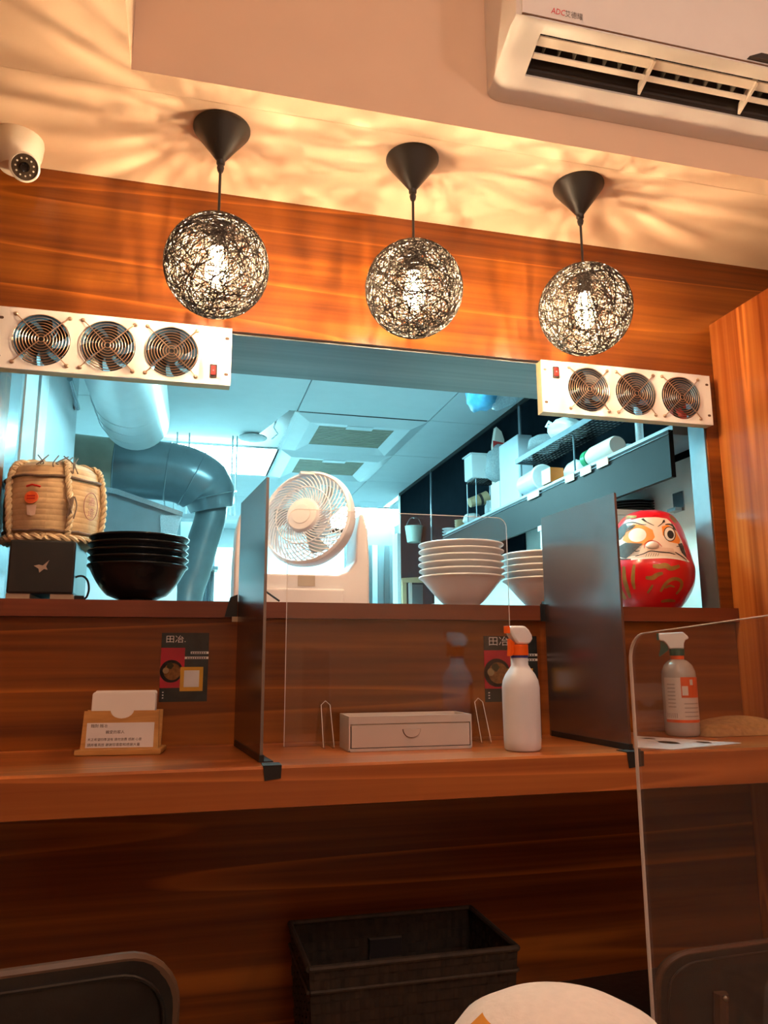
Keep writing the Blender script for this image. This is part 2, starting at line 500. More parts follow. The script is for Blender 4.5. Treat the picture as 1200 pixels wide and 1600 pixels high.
struct('ceiling', B(XL, XR, -0.30, 0.0, ZC, ZC + 0.05), 'plaster', 'warm lit plaster soffit above the pendants')
struct('ceiling_low', B(XL, -0.133, YB, -0.3005, ZC, ZC + 0.05), 'plaster', 'low plaster ceiling at the upper left')
struct('wall_bulkhead', B(-0.133, XR, -0.35, -0.3005, ZC, 2.85), 'plaster', 'beige plaster bulkhead carrying the air conditioner')
struct('trim_5', B(-0.137, -0.133, YB, -0.351, ZC + 0.05, 2.80), 'plaster_edge', 'plaster step between the low and the high ceiling')
struct('ceiling_high', B(-0.137, XR, YB, -0.30, 2.80, 2.85), 'plaster', 'high plaster ceiling of the dining room')
struct('floor', B(XL, XR, YB, 0.0, ZF - 0.05, ZF), 'wood_floor', 'light wooden dining room floor')  # colour lightened so the unseen floor bounces lamp light onto the wall
struct('wall_rear', B(XL, XR, YB - 0.05, YB, ZF, 2.85), 'plaster', 'plaster wall behind the viewer')
struct('wall_dining_left', B(XL - 0.05, XL, YB, 0.1, ZF, 2.85), 'plaster', 'plaster wall at the far left of the dining room')
struct('wall_dining_right', B(XR, XR + 0.05, YB, 0.1, ZF, 2.85), 'plaster', 'plaster wall at the far right of the dining room')
for x, y, lb_ in ((0.30, -1.95, 'nearest behind the viewer'), (1.50, -1.95, 'at the right behind the viewer'), (0.6, -3.0, 'far behind the viewer')):  # unseen lamps added to light the bulkhead and counter from the front
    t = thing('fill_globe_lamp', 'added unseen globe lamp lighting the dining room, ' + lb_, 'lamp', (x, y, 2.80), group='added globe lamps behind the viewer')
    MB().lathe([(0.0, 0.0), (0.05, 0.0), (0.05, -0.02), (0.01, -0.03), (0.004, -0.04), (0.0, -0.04)], 24).build('canopy', 'plate_white', t, True)
    MB().tube([(0, 0, -0.035), (0, 0, -0.262)], 0.004, 8).build('cord', 'lamp_black', t, True)
    MB().ball((0, 0, -0.35), 0.09, seg=24, rings=14).build('globe', 'fill_globe_glow', t, True)
# counter
ct = struct('counter', MB().prism([(-0.35, 0.916), (-0.345, 0.914), (0.0, 0.914), (0.0, ZT), (-0.346, ZT), (-0.35, ZT - 0.004)], XL, 1.3245, 'x'), 'wood_counter', 'orange brown wooden counter board along the wall')
tag(ct, 'orange brown wooden counter board along the wall', 'counter'); del ct['kind']
pl = MB().box(XL, 0.69, -0.29, -0.0005, ZF, 0.385).build('plinth', 'wood_wall')
tag(pl, 'low wooden ledge along the foot of the wall', 'ledge')

# ------------------------------------------------------------------ kitchen shell
struct('wall_kitchen_right', B(KX1, KX1 + 0.05, 0.101, 3.5, ZF, ZK), 'kitchen_cream', 'pale kitchen wall at the right under the shelf')
struct('wall_kitchen_left', B(KX0 - 0.05, KX0, 0.101, KY1, ZF, ZK), 'kitchen_white', 'white kitchen wall at the left')
struct('wall_kitchen_back', B(KX0 - 0.05, 3.0, KY1, KY1 + 0.05, ZF, ZK), 'kitchen_white', 'white wall at the back of the kitchen')
struct('wall_kitchen_far', B(3.0, 3.05, 3.45, KY1, ZF, ZK), 'kitchen_white', 'white wall of the far kitchen corner')
struct('floor_kitchen', B(KX0, 3.0, 0.1, KY1, ZF - 0.05, ZF), 'steel_dull', 'grey kitchen floor')
kc = struct('ceiling_kitchen', B(KX0, 3.0, 0.101, KY1, ZK + 0.14, ZK + 0.19), 'hole_dark', 'white tiled suspended ceiling of the kitchen')
TXS = [-1.3, -0.812, -0.167, 0.473, 1.114, KX1]
TYS = [0.27, 1.113, 1.773, 2.435, 3.09, 3.75, 4.41, KY1]
skip = {(2, 2), (2, 3), (3, 2), (3, 3), (4, 5), (4, 6)}
MB().box(1.76, 2.99, 3.505, KY1, ZK, ZK + 0.012).build('tile', 'kitchen_ceiling', kc, world=True)
MB().box(KX1 + 0.055, 1.76, 3.505, 3.945, ZK, ZK + 0.012).build('tile', 'kitchen_ceiling', kc, world=True)
MB().box(1.117, KX1 - 0.003, 3.753, 3.945, ZK, ZK + 0.012).build('tile', 'kitchen_ceiling', kc, world=True)
for i in range(5):
    for j in range(7):
        if (i, j) in skip: continue
        g = 0.0025
        MB().box(TXS[i] + (g if j else 0), TXS[i + 1] - (g if j else 0), TYS[j] + (g if j else 0), TYS[j + 1] - g, ZK, ZK + 0.012).build('tile', 'kitchen_ceiling', kc, world=True)
MB().box(0.462, 0.484, 1.773, KY1, ZK - 0.006, ZK - 0.0005).build('grid_bar', 'kitchen_bar', kc, world=True)
MB().box(-0.178, -0.156, 1.773, 3.1, ZK - 0.006, ZK - 0.0005).build('grid_bar', 'kitchen_bar', kc, world=True)
# lifted tile beside the dark gap
MB().prism([(-0.16, 1.78), (0.455, 1.79), (0.30, 2.43), (-0.16, 2.43)], ZK + 0.02, ZK + 0.032, 'z').build('tile', 'kitchen_ceiling', kc, world=True)
MB().tube([at(432, 655, 2.1) , at(428, 668, 2.15), at(434, 678, 2.2), at(425, 686, 2.25)], 0.004, 6).build('cable', 'cable_white', kc, world=True, smooth=True)
q = at(395, 679, 2.28)
MB().ball((q.x, q.y, ZK + 0.004), 0.075, 0.06, 0.018, 20, 10).build('sensor_unit', 'cable_white', kc, True, world=True)
def light_panel(x0, x1, y0, y1, label):
    t = thing('ceiling_light_panel', label, 'lamp', ((x0 + x1) / 2, (y0 + y1) / 2, ZK))
    MB().box(x0 + 0.01, x1 - 0.01, y0 + 0.01, y1 - 0.01, ZK - 0.004, ZK + 0.002).build('diffuser', 'kitchen_light', t, world=True)
    m = MB()
    m.box(x0, x1, y0, y0 + 0.012, ZK - 0.006, ZK + 0.004).box(x0, x1, y1 - 0.012, y1, ZK - 0.006, ZK + 0.004)
    m.box(x0, x0 + 0.012, y0 + 0.012, y1 - 0.012, ZK - 0.006, ZK + 0.004).box(x1 - 0.012, x1, y0 + 0.012, y1 - 0.012, ZK - 0.006, ZK + 0.004)
    m.build('frame', 'kitchen_bar', t, world=True)
light_panel(-0.165, 0.471, 2.437, 3.088, 'bright square ceiling light behind the white ducts in the kitchen')
light_panel(0.20, 0.80, 0.55, 0.88, 'added unseen kitchen ceiling light behind the beam over the opening')  # unseen panel added to brighten the pale wall behind the doll
light_panel(1.118, 1.755, 3.95, 4.95, 'bright ceiling light at the kitchen back, right of the white fan')
for k, (y0, y1) in enumerate(((1.775, 2.433), (2.437, 3.088))):
    t = thing('ceiling_vent', ('nearer of the two square ceiling vents in the kitchen' if k == 0 else 'farther of the two square ceiling vents, right above the white fan'), 'vent', (0.793, (y0 + y1) / 2, ZK), group='square kitchen ceiling vents')
    x0, x1, z = 0.475, 1.112, ZK
    ix0, ix1, iy0, iy1 = x0 + 0.13, x1 - 0.13, y0 + 0.16, y1 - 0.16
    m = MB()
    o4 = [(x0, y0), (x1, y0), (x1, y1), (x0, y1)]
    mid = [(x0 + 0.07, y0 + 0.07), (x1 - 0.07, y0 + 0.07), (x1 - 0.07, y1 - 0.07), (x0 + 0.07, y1 - 0.07)]
    inn = [(ix0, iy0), (ix1, iy0), (ix1, iy1), (ix0, iy1)]
    zz = (z - 0.004, z - 0.028, z - 0.012)
    for A, Bq, za, zb in ((o4, mid, zz[0], zz[1]), (mid, inn, zz[1], zz[2])):
        for q in range(4):
            r_ = (q + 1) % 4
            m.quad((*A[q], za), (*A[r_], za), (*Bq[r_], zb), (*Bq[q], zb))
    m.build('frame', 'vent_white', t, world=True)
    MB().box(ix0, ix1, iy0, iy1, z + 0.001, z + 0.003).build('filter', 'hole_dark', t, world=True)
    ns = 12
    for q in range(ns):
        yy = iy0 + (q + 0.5) * (iy1 - iy0) / ns
        MB().box(ix0, ix1, yy - 0.010, yy + 0.010, z - 0.012, z - 0.008).build('slat', 'vent_slat', t, world=True)
    MB().box(0.73, 0.86, y0 + 0.085, y0 + 0.135, z - 0.030, z - 0.0275).build('sticker', 'vent_white', t, world=True)

# dark splash panels along the right kitchen wall
dp = thing('wall_cladding', 'dark glossy wall panels above the long kitchen shelf', 'wall panel', (KX1 - 0.006, 1.7, 1.3))
yj = [0.12, atx(815, 700, KX1 - 0.01).y, atx(675, 790, KX1 - 0.01).y, 3.42]
for i in range(3):
    MB().box(KX1 - 0.012, KX1 - 0.0005, yj[i] + 0.012, yj[i + 1] - 0.012, (1.735, 1.60, 1.47)[i], ZK - 0.002).build('panel', 'dark_panel', dp, world=True)
    if i: MB().box(KX1 - 0.018, KX1 - 0.0005, yj[i] - 0.010, yj[i] + 0.010, 1.735 if i == 1 else 1.60, ZK - 0.002).build('joint', 'dark_joint', dp, world=True)
MB().box(KX1 - 0.018, KX1 - 0.0005, 0.12, 3.42, ZK - 0.02, ZK - 0.001).build('edge_strip', 'fascia', dp, world=True)
struct('wall_kitchen_return', B(KX1 - 0.03, KX1 - 0.0005, 3.425, 3.50, ZF, 2.0), 'kitchen_white', 'white end of the kitchen wall')

# long shelf
FX, ZS, ZSB = 1.27, 1.765, 1.632
sh = thing('wall_shelf', 'long grey kitchen shelf with deep fascia at the right wall', 'shelf', (FX, 1.2, ZSB))
MB().box(FX, FX + 0.014, 0.13, 2.05, ZSB, ZS).build('fascia', 'fascia', sh, world=True)
MB().box(FX + 0.0145, KX1 - 0.0125, 0.13, 2.05, ZS - 0.012, ZS + 0.0160).build('shelf_board', 'ledge', sh, world=True)
MB().prism([(FX - 0.004, ZS - 0.012), (FX + 0.014, ZS + 0.002), (FX + 0.014, ZS), (FX - 0.002, ZS - 0.013)], 0.13, 2.05, 'y').build('lip', 'ledge', sh, world=True)
for (px, py, w) in ((833, 769, 0.05), (890, 742, 0.032), (915, 728, 0.035), (941, 716, 0.034)):
    p = atx(px, py, FX - 0.005)
    MB().box(FX - 0.007, FX - 0.004, p.y - w, p.y + w, ZS - 0.022, ZS + 0.002).build('price_tag', 'label_white', sh, world=True)

# ------------------------------------------------------------------ pendants
def strand_mesh():
    m = MB(); R = 0.1
    for k in range(230):
        ax = Vector((random.gauss(0, 1), random.gauss(0, 1), random.gauss(0, 1))).normalized()
        d = random.uniform(-0.72, 0.72) * R
        u = ax.orthogonal().normalized(); w = ax.cross(u)
        rr = math.sqrt(R * R - d * d); ph = random.uniform(0, 6.28); wob = random.uniform(-0.004, 0.004)
        pts = []
        for i in range(44):
            a = 2 * PI * i / 44
            p = ax * (d + wob * math.sin(3 * a + ph)) + rr * (math.cos(a) * u + math.sin(a) * w)
            pts.append(p.normalized() * R * (1 + 0.012 * math.sin(2 * a + ph)))
        m.tube(pts, random.uniform(0.0006, 0.00105), 3, closed=True)
    return m
LX = (0.035, 0.437, 0.831); LY = -0.226
def make_pendant():
    t = thing('pendant_lamp', '', 'lamp', (LX[0], LY, ZC))
    MB().lathe([(0.0, -0.074), (0.008, -0.074), (0.010, -0.070), (0.056, -0.006), (0.057, -0.003), (0.057, 0.0), (0.0, 0.0)], 40).build('canopy', 'lamp_black', t, True)
    MB().lathe([(0.0045, -0.098), (0.006, -0.095), (0.0075, -0.088), (0.006, -0.083), (0.0085, -0.080), (0.0085, -0.071), (0.0, -0.071)], 16).build('cord_grip', 'lamp_black', t, True)
    MB().tube([(0, 0, -0.092), (0, 0, -0.215)], 0.0028, 8).build('cord', 'lamp_black', t, True)
    sh = strand_mesh().xf(Matrix.Translation((0, 0, -0.301))).build('shade', 'rattan', t, True)
    MB().lathe([(0.0, -0.186), (0.004, -0.186), (0.010, -0.197), (0.018, -0.202), (0.018, -0.206), (0.0, -0.206)], 20).build('shade_cap', 'lamp_black', sh, True)
    MB().lathe([(0.0, -0.265), (0.015, -0.265), (0.015, -0.215), (0.008, -0.205), (0.0, -0.205)], 20).build('socket', 'lamp_black', t, True)
    bu = MB().lathe([(0.0, -0.345), (0.012, -0.342), (0.021, -0.330), (0.0235, -0.314), (0.020, -0.294), (0.0135, -0.278), (0.0125, -0.266)], 20).build('bulb', 'bulb_glass', t, True)
    MB().lathe([(0.0, -0.334), (0.0045, -0.333), (0.0045, -0.276), (0.0, -0.275)], 10).build('filament', 'bulb', bu, True)
    return t
pend = make_pendant()
PL = ('leftmost black pendant lamp with round woven shade', 'middle black pendant lamp with round woven shade', 'rightmost black pendant lamp with round woven shade')
for i in range(3):
    o = pend if i == 0 else copy_tree(pend)
    o.location = (LX[i], LY, ZC); o['label'] = PL[i]; o['group'] = 'woven globe pendants above the opening'
    o.rotation_euler = (0, 0, i * 2.1)

# ------------------------------------------------------------------ rack fan panels
def fan_panel():
    """19 inch fan plate, 0.482 x 0.134, origin at its lower left front corner"""
    t = thing('fan_panel', '', 'fan panel')
    Wp, Hp, T = 0.482, 0.134, 0.003
    cx = [0.090, 0.222, 0.354]; r = 0.0570; cz = Hp / 2
    m = MB(); seg = 48
    xs = [(c - 0.066, c + 0.066) for c in cx]
    def cell(x0, x1, c):
        for yy in (0.0, T):
            for i in range(seg):
                a0, a1 = 2 * PI * i / seg, 2 * PI * (i + 1) / seg
                def edge(a):
                    ca, sa = math.cos(a), math.sin(a)
                    k = min((x1 - c) / ca if ca > 1e-9 else 9, (x0 - c) / ca if ca < -1e-9 else 9, (Hp - cz) / sa if sa > 1e-9 else 9, (0 - cz) / sa if sa < -1e-9 else 9)
                    return (c + ca * k, yy, cz + sa * k)
                e0, e1 = edge(a0), edge(a1)
                m.quad((c + r * math.cos(a0), yy, cz + r * math.sin(a0)), e0, e1, (c + r * math.cos(a1), yy, cz + r * math.sin(a1)))
        for i in range(seg):
            a0, a1 = 2 * PI * i / seg, 2 * PI * (i + 1) / seg
            p = lambda a, y: (c + r * math.cos(a), y, cz + r * math.sin(a))
            m.quad(p(a0, 0), p(a1, 0), p(a1, T), p(a0, T))
    for (x0, x1), c in zip(xs, cx): cell(x0, x1, c)
    m.box(0, xs[0][0], 0, T, 0, Hp); m.box(xs[2][1], Wp, 0, T, 0, Hp)
    m.box(xs[0][0], xs[2][1], 0, T, -0.0005, 0); m.box(xs[0][0], xs[2][1], 0, T, Hp, Hp + 0.0005)
    m.build('plate', 'plate_white', t)
    b = MB()
    b.box(0.001, Wp - 0.001, T, 0.030, 0.0, 0.006).box(0.001, Wp - 0.001, T, 0.030, Hp - 0.006, Hp)
    b.box(0.001, 0.007, T, 0.030, 0.006, Hp - 0.006).box(Wp - 0.007, Wp - 0.001, T, 0.030, 0.006, Hp - 0.006)
    b.build('backing_frame', 'plate_board', t)
    for c in cx:
        # fan: square duct with rounded bore, hub, blades
        f = MB(); n = 48
        def rim(rad, y): return [(c + rad * math.cos(2 * PI * i / n), y, cz + rad * math.sin(2 * PI * i / n)) for i in range(n)]
        a, b2, d, e = rim(0.0565, T + 0.001), rim(0.0565, 0.036), rim(0.060, 0.036), rim(0.060, T + 0.001)
        for i in range(n):
            j = (i + 1) % n
            f.quad(a[i], a[j], b2[j], b2[i]); f.quad(b2[i], b2[j], d[j], d[i]); f.quad(d[i], d[j], e[j], e[i]); f.quad(e[i], e[j], a[j], a[i])
        for k in range(4):
            an = PI / 4 + k * PI / 2 + 0.2
            f.tube([(c + 0.02 * math.cos(an), 0.032, cz + 0.02 * math.sin(an)), (c + 0.058 * math.cos(an), 0.032, cz + 0.058 * math.sin(an))], 0.003, 6)
        fo = f.build('fan', 'fan_frame', t, True)
        h = MB().lathe([(0.0, 0.0), (0.020, 0.0), (0.0215, 0.002), (0.0215, 0.022), (0.0, 0.022)], 28).xf(Matrix.Translation((c, 0.030, cz)) @ Matrix.Rotation(PI / 2, 4, 'X'))
        h.build('hub', 'fan_black', fo, True)
        bl = MB()
        for k in range(7):
            a0 = 2 * PI * k / 7
            pts = []
            for q in range(5):
                rr = 0.021 + q * 0.0085
                tw = 0.10 * q
                for (da, yy) in ((0.0, 0.014), (0.62, 0.027)):
                    aa = a0 + da + tw
                    pts.append(Vector((c + rr * math.cos(aa), yy, cz + rr * math.sin(aa))))
            for q in range(4):
                bl.quad(pts[2 * q], pts[2 * q + 1], pts[2 * q + 3], pts[2 * q + 2])
        bl.build('blade_wheel', 'fan_black', fo, True)
        # wire guard
        g = MB()
        for k in range(9):
            g.ring((c, -0.004, cz), 0.006 + k * 0.0061, 0.00085, 'y', 36, 5)
        for sx in (1, -1):
            for sz in (1, -1):
                g.tube([(c + sx * 0.004, -0.0055, cz + sz * 0.004), (c + sx * 0.042, -0.0055, cz + sz * 0.042), (c + sx * 0.052, -0.003, cz + sz * 0.052)], 0.0011, 6)
        g.build('wire_guard', 'wire', t, True)
        for sx in (1, -1):
            for sz in (1, -1):
                s = MB().lathe([(0.0, -0.0005), (0.0045, -0.0005), (0.0045, 0.002), (0.002, 0.0045), (0.0, 0.0045)], 10).xf(Matrix.Translation((c + sx * 0.053, 0, cz + sz * 0.053)) @ Matrix.Rotation(PI / 2, 4, 'X'))
                s.build('screw', 'screw', t, True)
    sw = MB().prism(rrect(0.436, 0.452, 0.016, 0.045, 0.002), -0.004, 0.0, 'y').build('switch', 'switch_black', t)
    MB().prism(rrect(0.439, 0.449, 0.020, 0.041, 0.001), -0.0062, -0.004, 'y').build('rocker', 'switch_red', sw)
    MB().ball((0.444, -0.0062, 0.030), 0.0018, 0.0012, 0.0018, 10, 6).build('pilot_light', 'switch_lit', sw, True)
    for x, z in ((0.010, 0.025), (0.010, 0.109), (0.472, 0.025), (0.472, 0.109)):
        MB().prism(rrect(x - 0.0045, x + 0.0045, z - 0.003, z + 0.003, 0.0029), -0.0004, 0.0, 'y').build('slot', 'slot', t)
    return t
fp = fan_panel()
fp.location = (-0.395, -0.0300, 1.7325); fp.scale = (0.982, 0.982, 0.982)
tag(fp, 'white panel of three round fans over the left end of the opening', 'fan panel', 'fan panels over the opening')
fq = copy_tree(fp)
fq.location = (0.8165 + 0.482 * 0.982, -0.0300, 1.7315 + 0.134 * 0.982); fq.rotation_euler = (0, PI, 0)
fq['label'] = 'white panel of three round fans over the right end of the opening'

# ------------------------------------------------------------------ air conditioner
ac = thing('air_conditioner', 'white wall mounted split air conditioner on the beige bulkhead', 'air conditioner', (0.99, -0.35, 2.279))
AX0, AX1 = 0.562, 1.42
OXA, OXB = 0.622, 1.37
prof = [(-0.3505, 2.279), (-0.374, 2.283), (-0.396, 2.297), (-0.404, 2.304), (-0.478, 2.336), (-0.500, 2.3345), (-0.508, 2.338), (-0.512, 2.40), (-0.515, 2.50), (-0.500, 2.545), (-0.46, 2.565), (-0.3505, 2.57)]
def shrink(pr, k):
    cy, cz = -0.43, 2.43
    return [(cy + (a - cy) * k if a < -0.351 else a, cz + (b - cz) * k) for a, b in pr]
m = MB()
secs = [(AX0, 0.90), (AX0 + 0.006, 0.955), (AX0 + 0.018, 0.99), (AX0 + 0.032, 1.0), (OXA, 1.0)]
n0 = len(prof)
for x, k in secs: m.v += [Vector((x, a, b)) for a, b in shrink(prof, k)]
for q in range(len(secs) - 1):
    for i in range(n0):
        j = (i + 1) % n0
        m.f.append((q * n0 + i, q * n0 + j, (q + 1) * n0 + j, (q + 1) * n0 + i))
m.f.append(tuple(range(n0 - 1, -1, -1)))
m.build('end_cap', 'ac_white', ac, True, world=True, angle=35)
MB().prism(prof, OXB, AX1, 'x').build('end_cap', 'ac_white', ac, True, world=True)
MB().prism([(-0.3505, 2.279), (-0.374, 2.283), (-0.396, 2.297), (-0.404, 2.304), (-0.398, 2.315), (-0.3505, 2.315)], OXA, OXB, 'x').build('bottom_tray', 'ac_white', ac, True, world=True)
MB().prism([(-0.478, 2.336), (-0.500, 2.3345), (-0.508, 2.338), (-0.512, 2.40), (-0.515, 2.50), (-0.500, 2.545), (-0.46, 2.565), (-0.3505, 2.57), (-0.3505, 2.52), (-0.47, 2.52), (-0.47, 2.36)], OXA, OXB, 'x').build('front_body', 'ac_white', ac, True, world=True)
MB().prism([(-0.399, 2.312), (-0.396, 2.37), (-0.43, 2.40), (-0.470, 2.385), (-0.472, 2.375), (-0.43, 2.388), (-0.404, 2.365), (-0.407, 2.315)], OXA, OXB, 'x').build('outlet', 'ac_dark', ac, world=True)
# front panel, proud of the body
MB().prism([(-0.5105, 2.343), (-0.5145, 2.40), (-0.5185, 2.50), (-0.503, 2.545), (-0.500, 2.54), (-0.512, 2.50), (-0.510, 2.40), (-0.506, 2.3435)], 0.570, 1.405, 'x').build('front_panel', 'ac_white', ac, True, world=True)
MB().box(0.570, 1.405, -0.5092, -0.5070, 2.3410, 2.3432).build('panel_seam', 'seam', ac, world=True)
for (ya, za, yb, zb) in ((-0.468, 2.340, -0.449, 2.336), (-0.440, 2.326, -0.430, 2.323)):
    MB().prism([(ya, za), (yb, zb), (yb, zb + 0.003), (ya, za + 0.003)], OXA + 0.004, OXB - 0.004, 'x').build('louver', 'ac_vane', ac, world=True)
k = 0
x = OXA + 0.03
while x < OXB - 0.02:
    MB().prism([(-0.418, 2.335), (-0.452, 2.35), (-0.452, 2.376), (-0.425, 2.37)], x, x + 0.0012, 'x').build('fin', 'ac_fin', ac, world=True)
    x += 0.034
for xb in (0.875, 1.12):
    MB().prism([(-0.408, 2.308), (-0.47, 2.336), (-0.465, 2.355), (-0.412, 2.33)], xb, xb + 0.006, 'x').build('bracket', 'ac_vane', ac, world=True)
p0 = at(861, 20, -0.512)
zl = p0.z
yf = lambda z: -0.5105 - (z - 2.343) / 0.057 * 0.004 - 0.0005
lettering(MB(), 'ADC', 0.0175, lambda u, v: (p0.x + u + v * 0.2, yf(zl + v), zl + v), stretch=0.78).build('lettering', 'red_print', ac, world=True)
lettering(MB(), '艾德耀', 0.0150, lambda u, v: (p0.x + 0.0290 + u, yf(zl + v), zl + v), stretch=0.85).build('lettering', 'grey_print', ac, world=True)
dx = at(1165, 80, -0.51).x
MB().prism([(dx, 2.346), (dx + 0.03, 2.360), (dx + 0.16, 2.360), (dx + 0.19, 2.346)], -0.5195, -0.5105, 'y').build('display', 'ac_dark', ac, world=True)

# ------------------------------------------------------------------ dome camera
cp = at(26, 243, -0.09)
cc = thing('dome_camera', 'white dome security camera under the ceiling at the upper left', 'camera', (cp.x, cp.y, ZC))
MB().lathe([(0.0, 0.0), (0.050, 0.0), (0.051, -0.008), (0.049, -0.03), (0.044, -0.05), (0.030, -0.068), (0.0, -0.074)], 32).build('housing', 'cctv_white', cc, True)
look = (CAM - cp).normalized()
lc = at(38.5, 261, -0.135)
Mx = Matrix.Translation(lc - Vector(cc.location)) @ look.to_track_quat('Z', 'Y').to_matrix().to_4x4()
s = mpp(lc)
ey = MB().lathe([(0.0, -0.03), (0.020, -0.028), (22.5 * s, -0.006), (22.5 * s, 0.002), (20.0 * s, 0.004), (19.6 * s, 0.0005), (0.0, 0.0005)], 36).xf(Mx).build('eyeball', 'cctv_white', cc, True)
MB().lathe([(0.0, 0.0012), (19.2 * s, 0.0012)], 32).xf(Mx).build('face_plate', 'cctv_face', ey)
MB().lathe([(6.5 * s, 0.0012), (7.5 * s, 0.003), (7.0 * s, 0.005), (5.0 * s, 0.004), (0.0, 0.003)], 24).xf(Mx).build('lens', 'lens', ey, True)
for k in range(11):
    a = 0.3 + k * 2 * PI / 11
    MB().ball((13.2 * s * math.cos(a), 13.2 * s * math.sin(a), 0.002), 1.6 * s, 1.6 * s, 0.001, 8, 5).xf(Mx).build('led', 'led', ey, True)

# ------------------------------------------------------------------ partitions and screens
def partition(x0, y0, x1, y1, ztop0, ztop1, label):
    """opaque brown board from far (x0,y0) to near (x1,y1)"""
    t = thing('partition', label, 'divider', ((x0 + x1) / 2, (y0 + y1) / 2, ZT), group='brown boards between the seats')
    d = Vector((x1 - x0, y1 - y0, 0)); n = Vector((d.y, -d.x, 0)).normalized() * 0.0025
    a, b = Vector((x0, y0, 0)), Vector((x1, y1, 0))
    m = MB(); z = ZT + 0.0005
    P = [a + n + Vector((0, 0, z)), b + n + Vector((0, 0, z)), b + n + Vector((0, 0, ztop1)), a + n + Vector((0, 0, ztop0))]
    Q = [p - 2 * n for p in P]
    m.poly(P); m.poly(Q[::-1])
    for i in range(4):
        j = (i + 1) % 4
        m.quad(P[i], Q[i], Q[j], P[j])
    m.build('board', 'board_brown', t, world=True)
    u = d.normalized(); L = d.length; nn = n.normalized()
    def strip(u0, u1, off0, off1, z0, z1, name, mm):
        k = MB()
        c = [a + u * uu + nn * oo for uu in (u0, u1) for oo in (off0, off1)]
        k.v = [p + Vector((0, 0, zz)) for zz in (z0, z1) for p in c]
        k.f = [(0, 1, 3, 2), (4, 6, 7, 5), (0, 2, 6, 4), (1, 5, 7, 3), (0, 4, 5, 1), (2, 3, 7, 6)]
        k.build(name, mm, t, world=True)
    strip(0.01, L + 0.002, -0.0040, 0.0040, ZT + 0.0006, ZT + 0.012, 'tape', 'tape_black')       # bottom seam
    strip(0.0, L + 0.002, -0.020, -0.0041, ZT + 0.0003, ZT + 0.0018, 'tape', 'tape_black')
    return t, strip, L
def tape_flap(t, x0, x1, zb):
    MB().prism([(x0, ZT + 0.001), (x1, ZT + 0.001), (x1 - 0.001, zb + 0.003), (x0 + 0.003, zb)], -0.3520, -0.3504, 'y').build('tape', 'tape_black', t, world=True)
    MB().box(x0, x1, -0.352, -0.315, ZT + 0.0002, ZT + 0.0016).build('tape', 'tape_black', t, world=True)
pR, stR, LR = partition(0.805, -0.022, 0.816, -0.325, 1.472, 1.470, 'brown opaque divider board beside the red doll')
tape_flap(pR, 0.792, 0.826, 0.953)
q = at(852, 955, -0.022)
MB().box(q.x - 0.012, 0.803, -0.0235, -0.0205, 1.232, 1.271).build('tape', 'tape_black', pR, world=True)
MB().prism([(q.x - 0.004, 1.2685), (0.803, 1.2685), (0.803, 1.278), (q.x + 0.006, 1.274)], -0.024, -0.006, 'y').build('tape', 'tape_black', pR, world=True)
pL, stL, LL = partition(0.112, -0.022, 0.137, -0.300, 1.476, 1.470, 'brown opaque divider board left of the white fan')
tape_flap(pL, 0.135, 0.165, 0.958)
q = at(362, 950, -0.022)
MB().prism([(q.x - 0.014, 1.236), (0.108, 1.236), (0.108, 1.282), (q.x - 0.004, 1.276)], -0.0235, -0.0205, 'y').build('tape', 'tape_black', pL, world=True)
MB().box(q.x + 0.001, q.x + 0.016, -0.0245, -0.0236, 1.226, 1.2365).build('tape', 'tape_tan', pL, world=True)

# clear screen standing on the counter, parallel to the wall
YA = -0.085
x0, x1 = at(445, 1100, YA).x, at(789, 1000, YA).x + 0.012
zt = at(640, 803, YA).z
scr = thing('acrylic_screen', 'clear acrylic screen standing on the counter behind the grey drawer box', 'divider', ((x0 + x1) / 2, YA, ZT))
out = rrect(x0, x1, ZT + 0.001, zt, 0.022, 6, (0, 0, 1, 1))
MB().prism(out, YA - 0.0015, YA + 0.0015, 'y').build('pane', 'acrylic', scr, world=True)
loop = [Vector((a, YA, b)) for a, b in out[2:]]
MB().tube([Vector((x1, YA, ZT + 0.002))] + loop + [Vector((x0, YA, ZT + 0.002))], 0.0009, 4).build('polished_edge_glint', 'acrylic_edge_glint', scr, world=True)  # pale strip painted as the light along the pane edge
for px in (505, 745):
    c = at(px, 1160, YA)
    for dxx in (-0.008, 0.010):
        MB().prism([(YA - 0.05, ZT + 0.0005), (YA + 0.05, ZT + 0.0005), (YA + 0.008, ZT + 0.085), (YA - 0.008, ZT + 0.085)], c.x + dxx, c.x + dxx + 0.003, 'x').build('foot', 'acrylic', scr, world=True)
    MB().tube([(c.x - 0.008, YA - 0.048, ZT + 0.003), (c.x - 0.007, YA - 0.012, ZT + 0.080), (c.x + 0.002, YA - 0.009, ZT + 0.088), (c.x + 0.011, YA - 0.012, ZT + 0.080), (c.x + 0.013, YA - 0.048, ZT + 0.003)], 0.0006, 5).build('foot_edge_glint', 'acrylic_edge_glint', scr, world=True)  # thin pale line painted as light on the foot edges

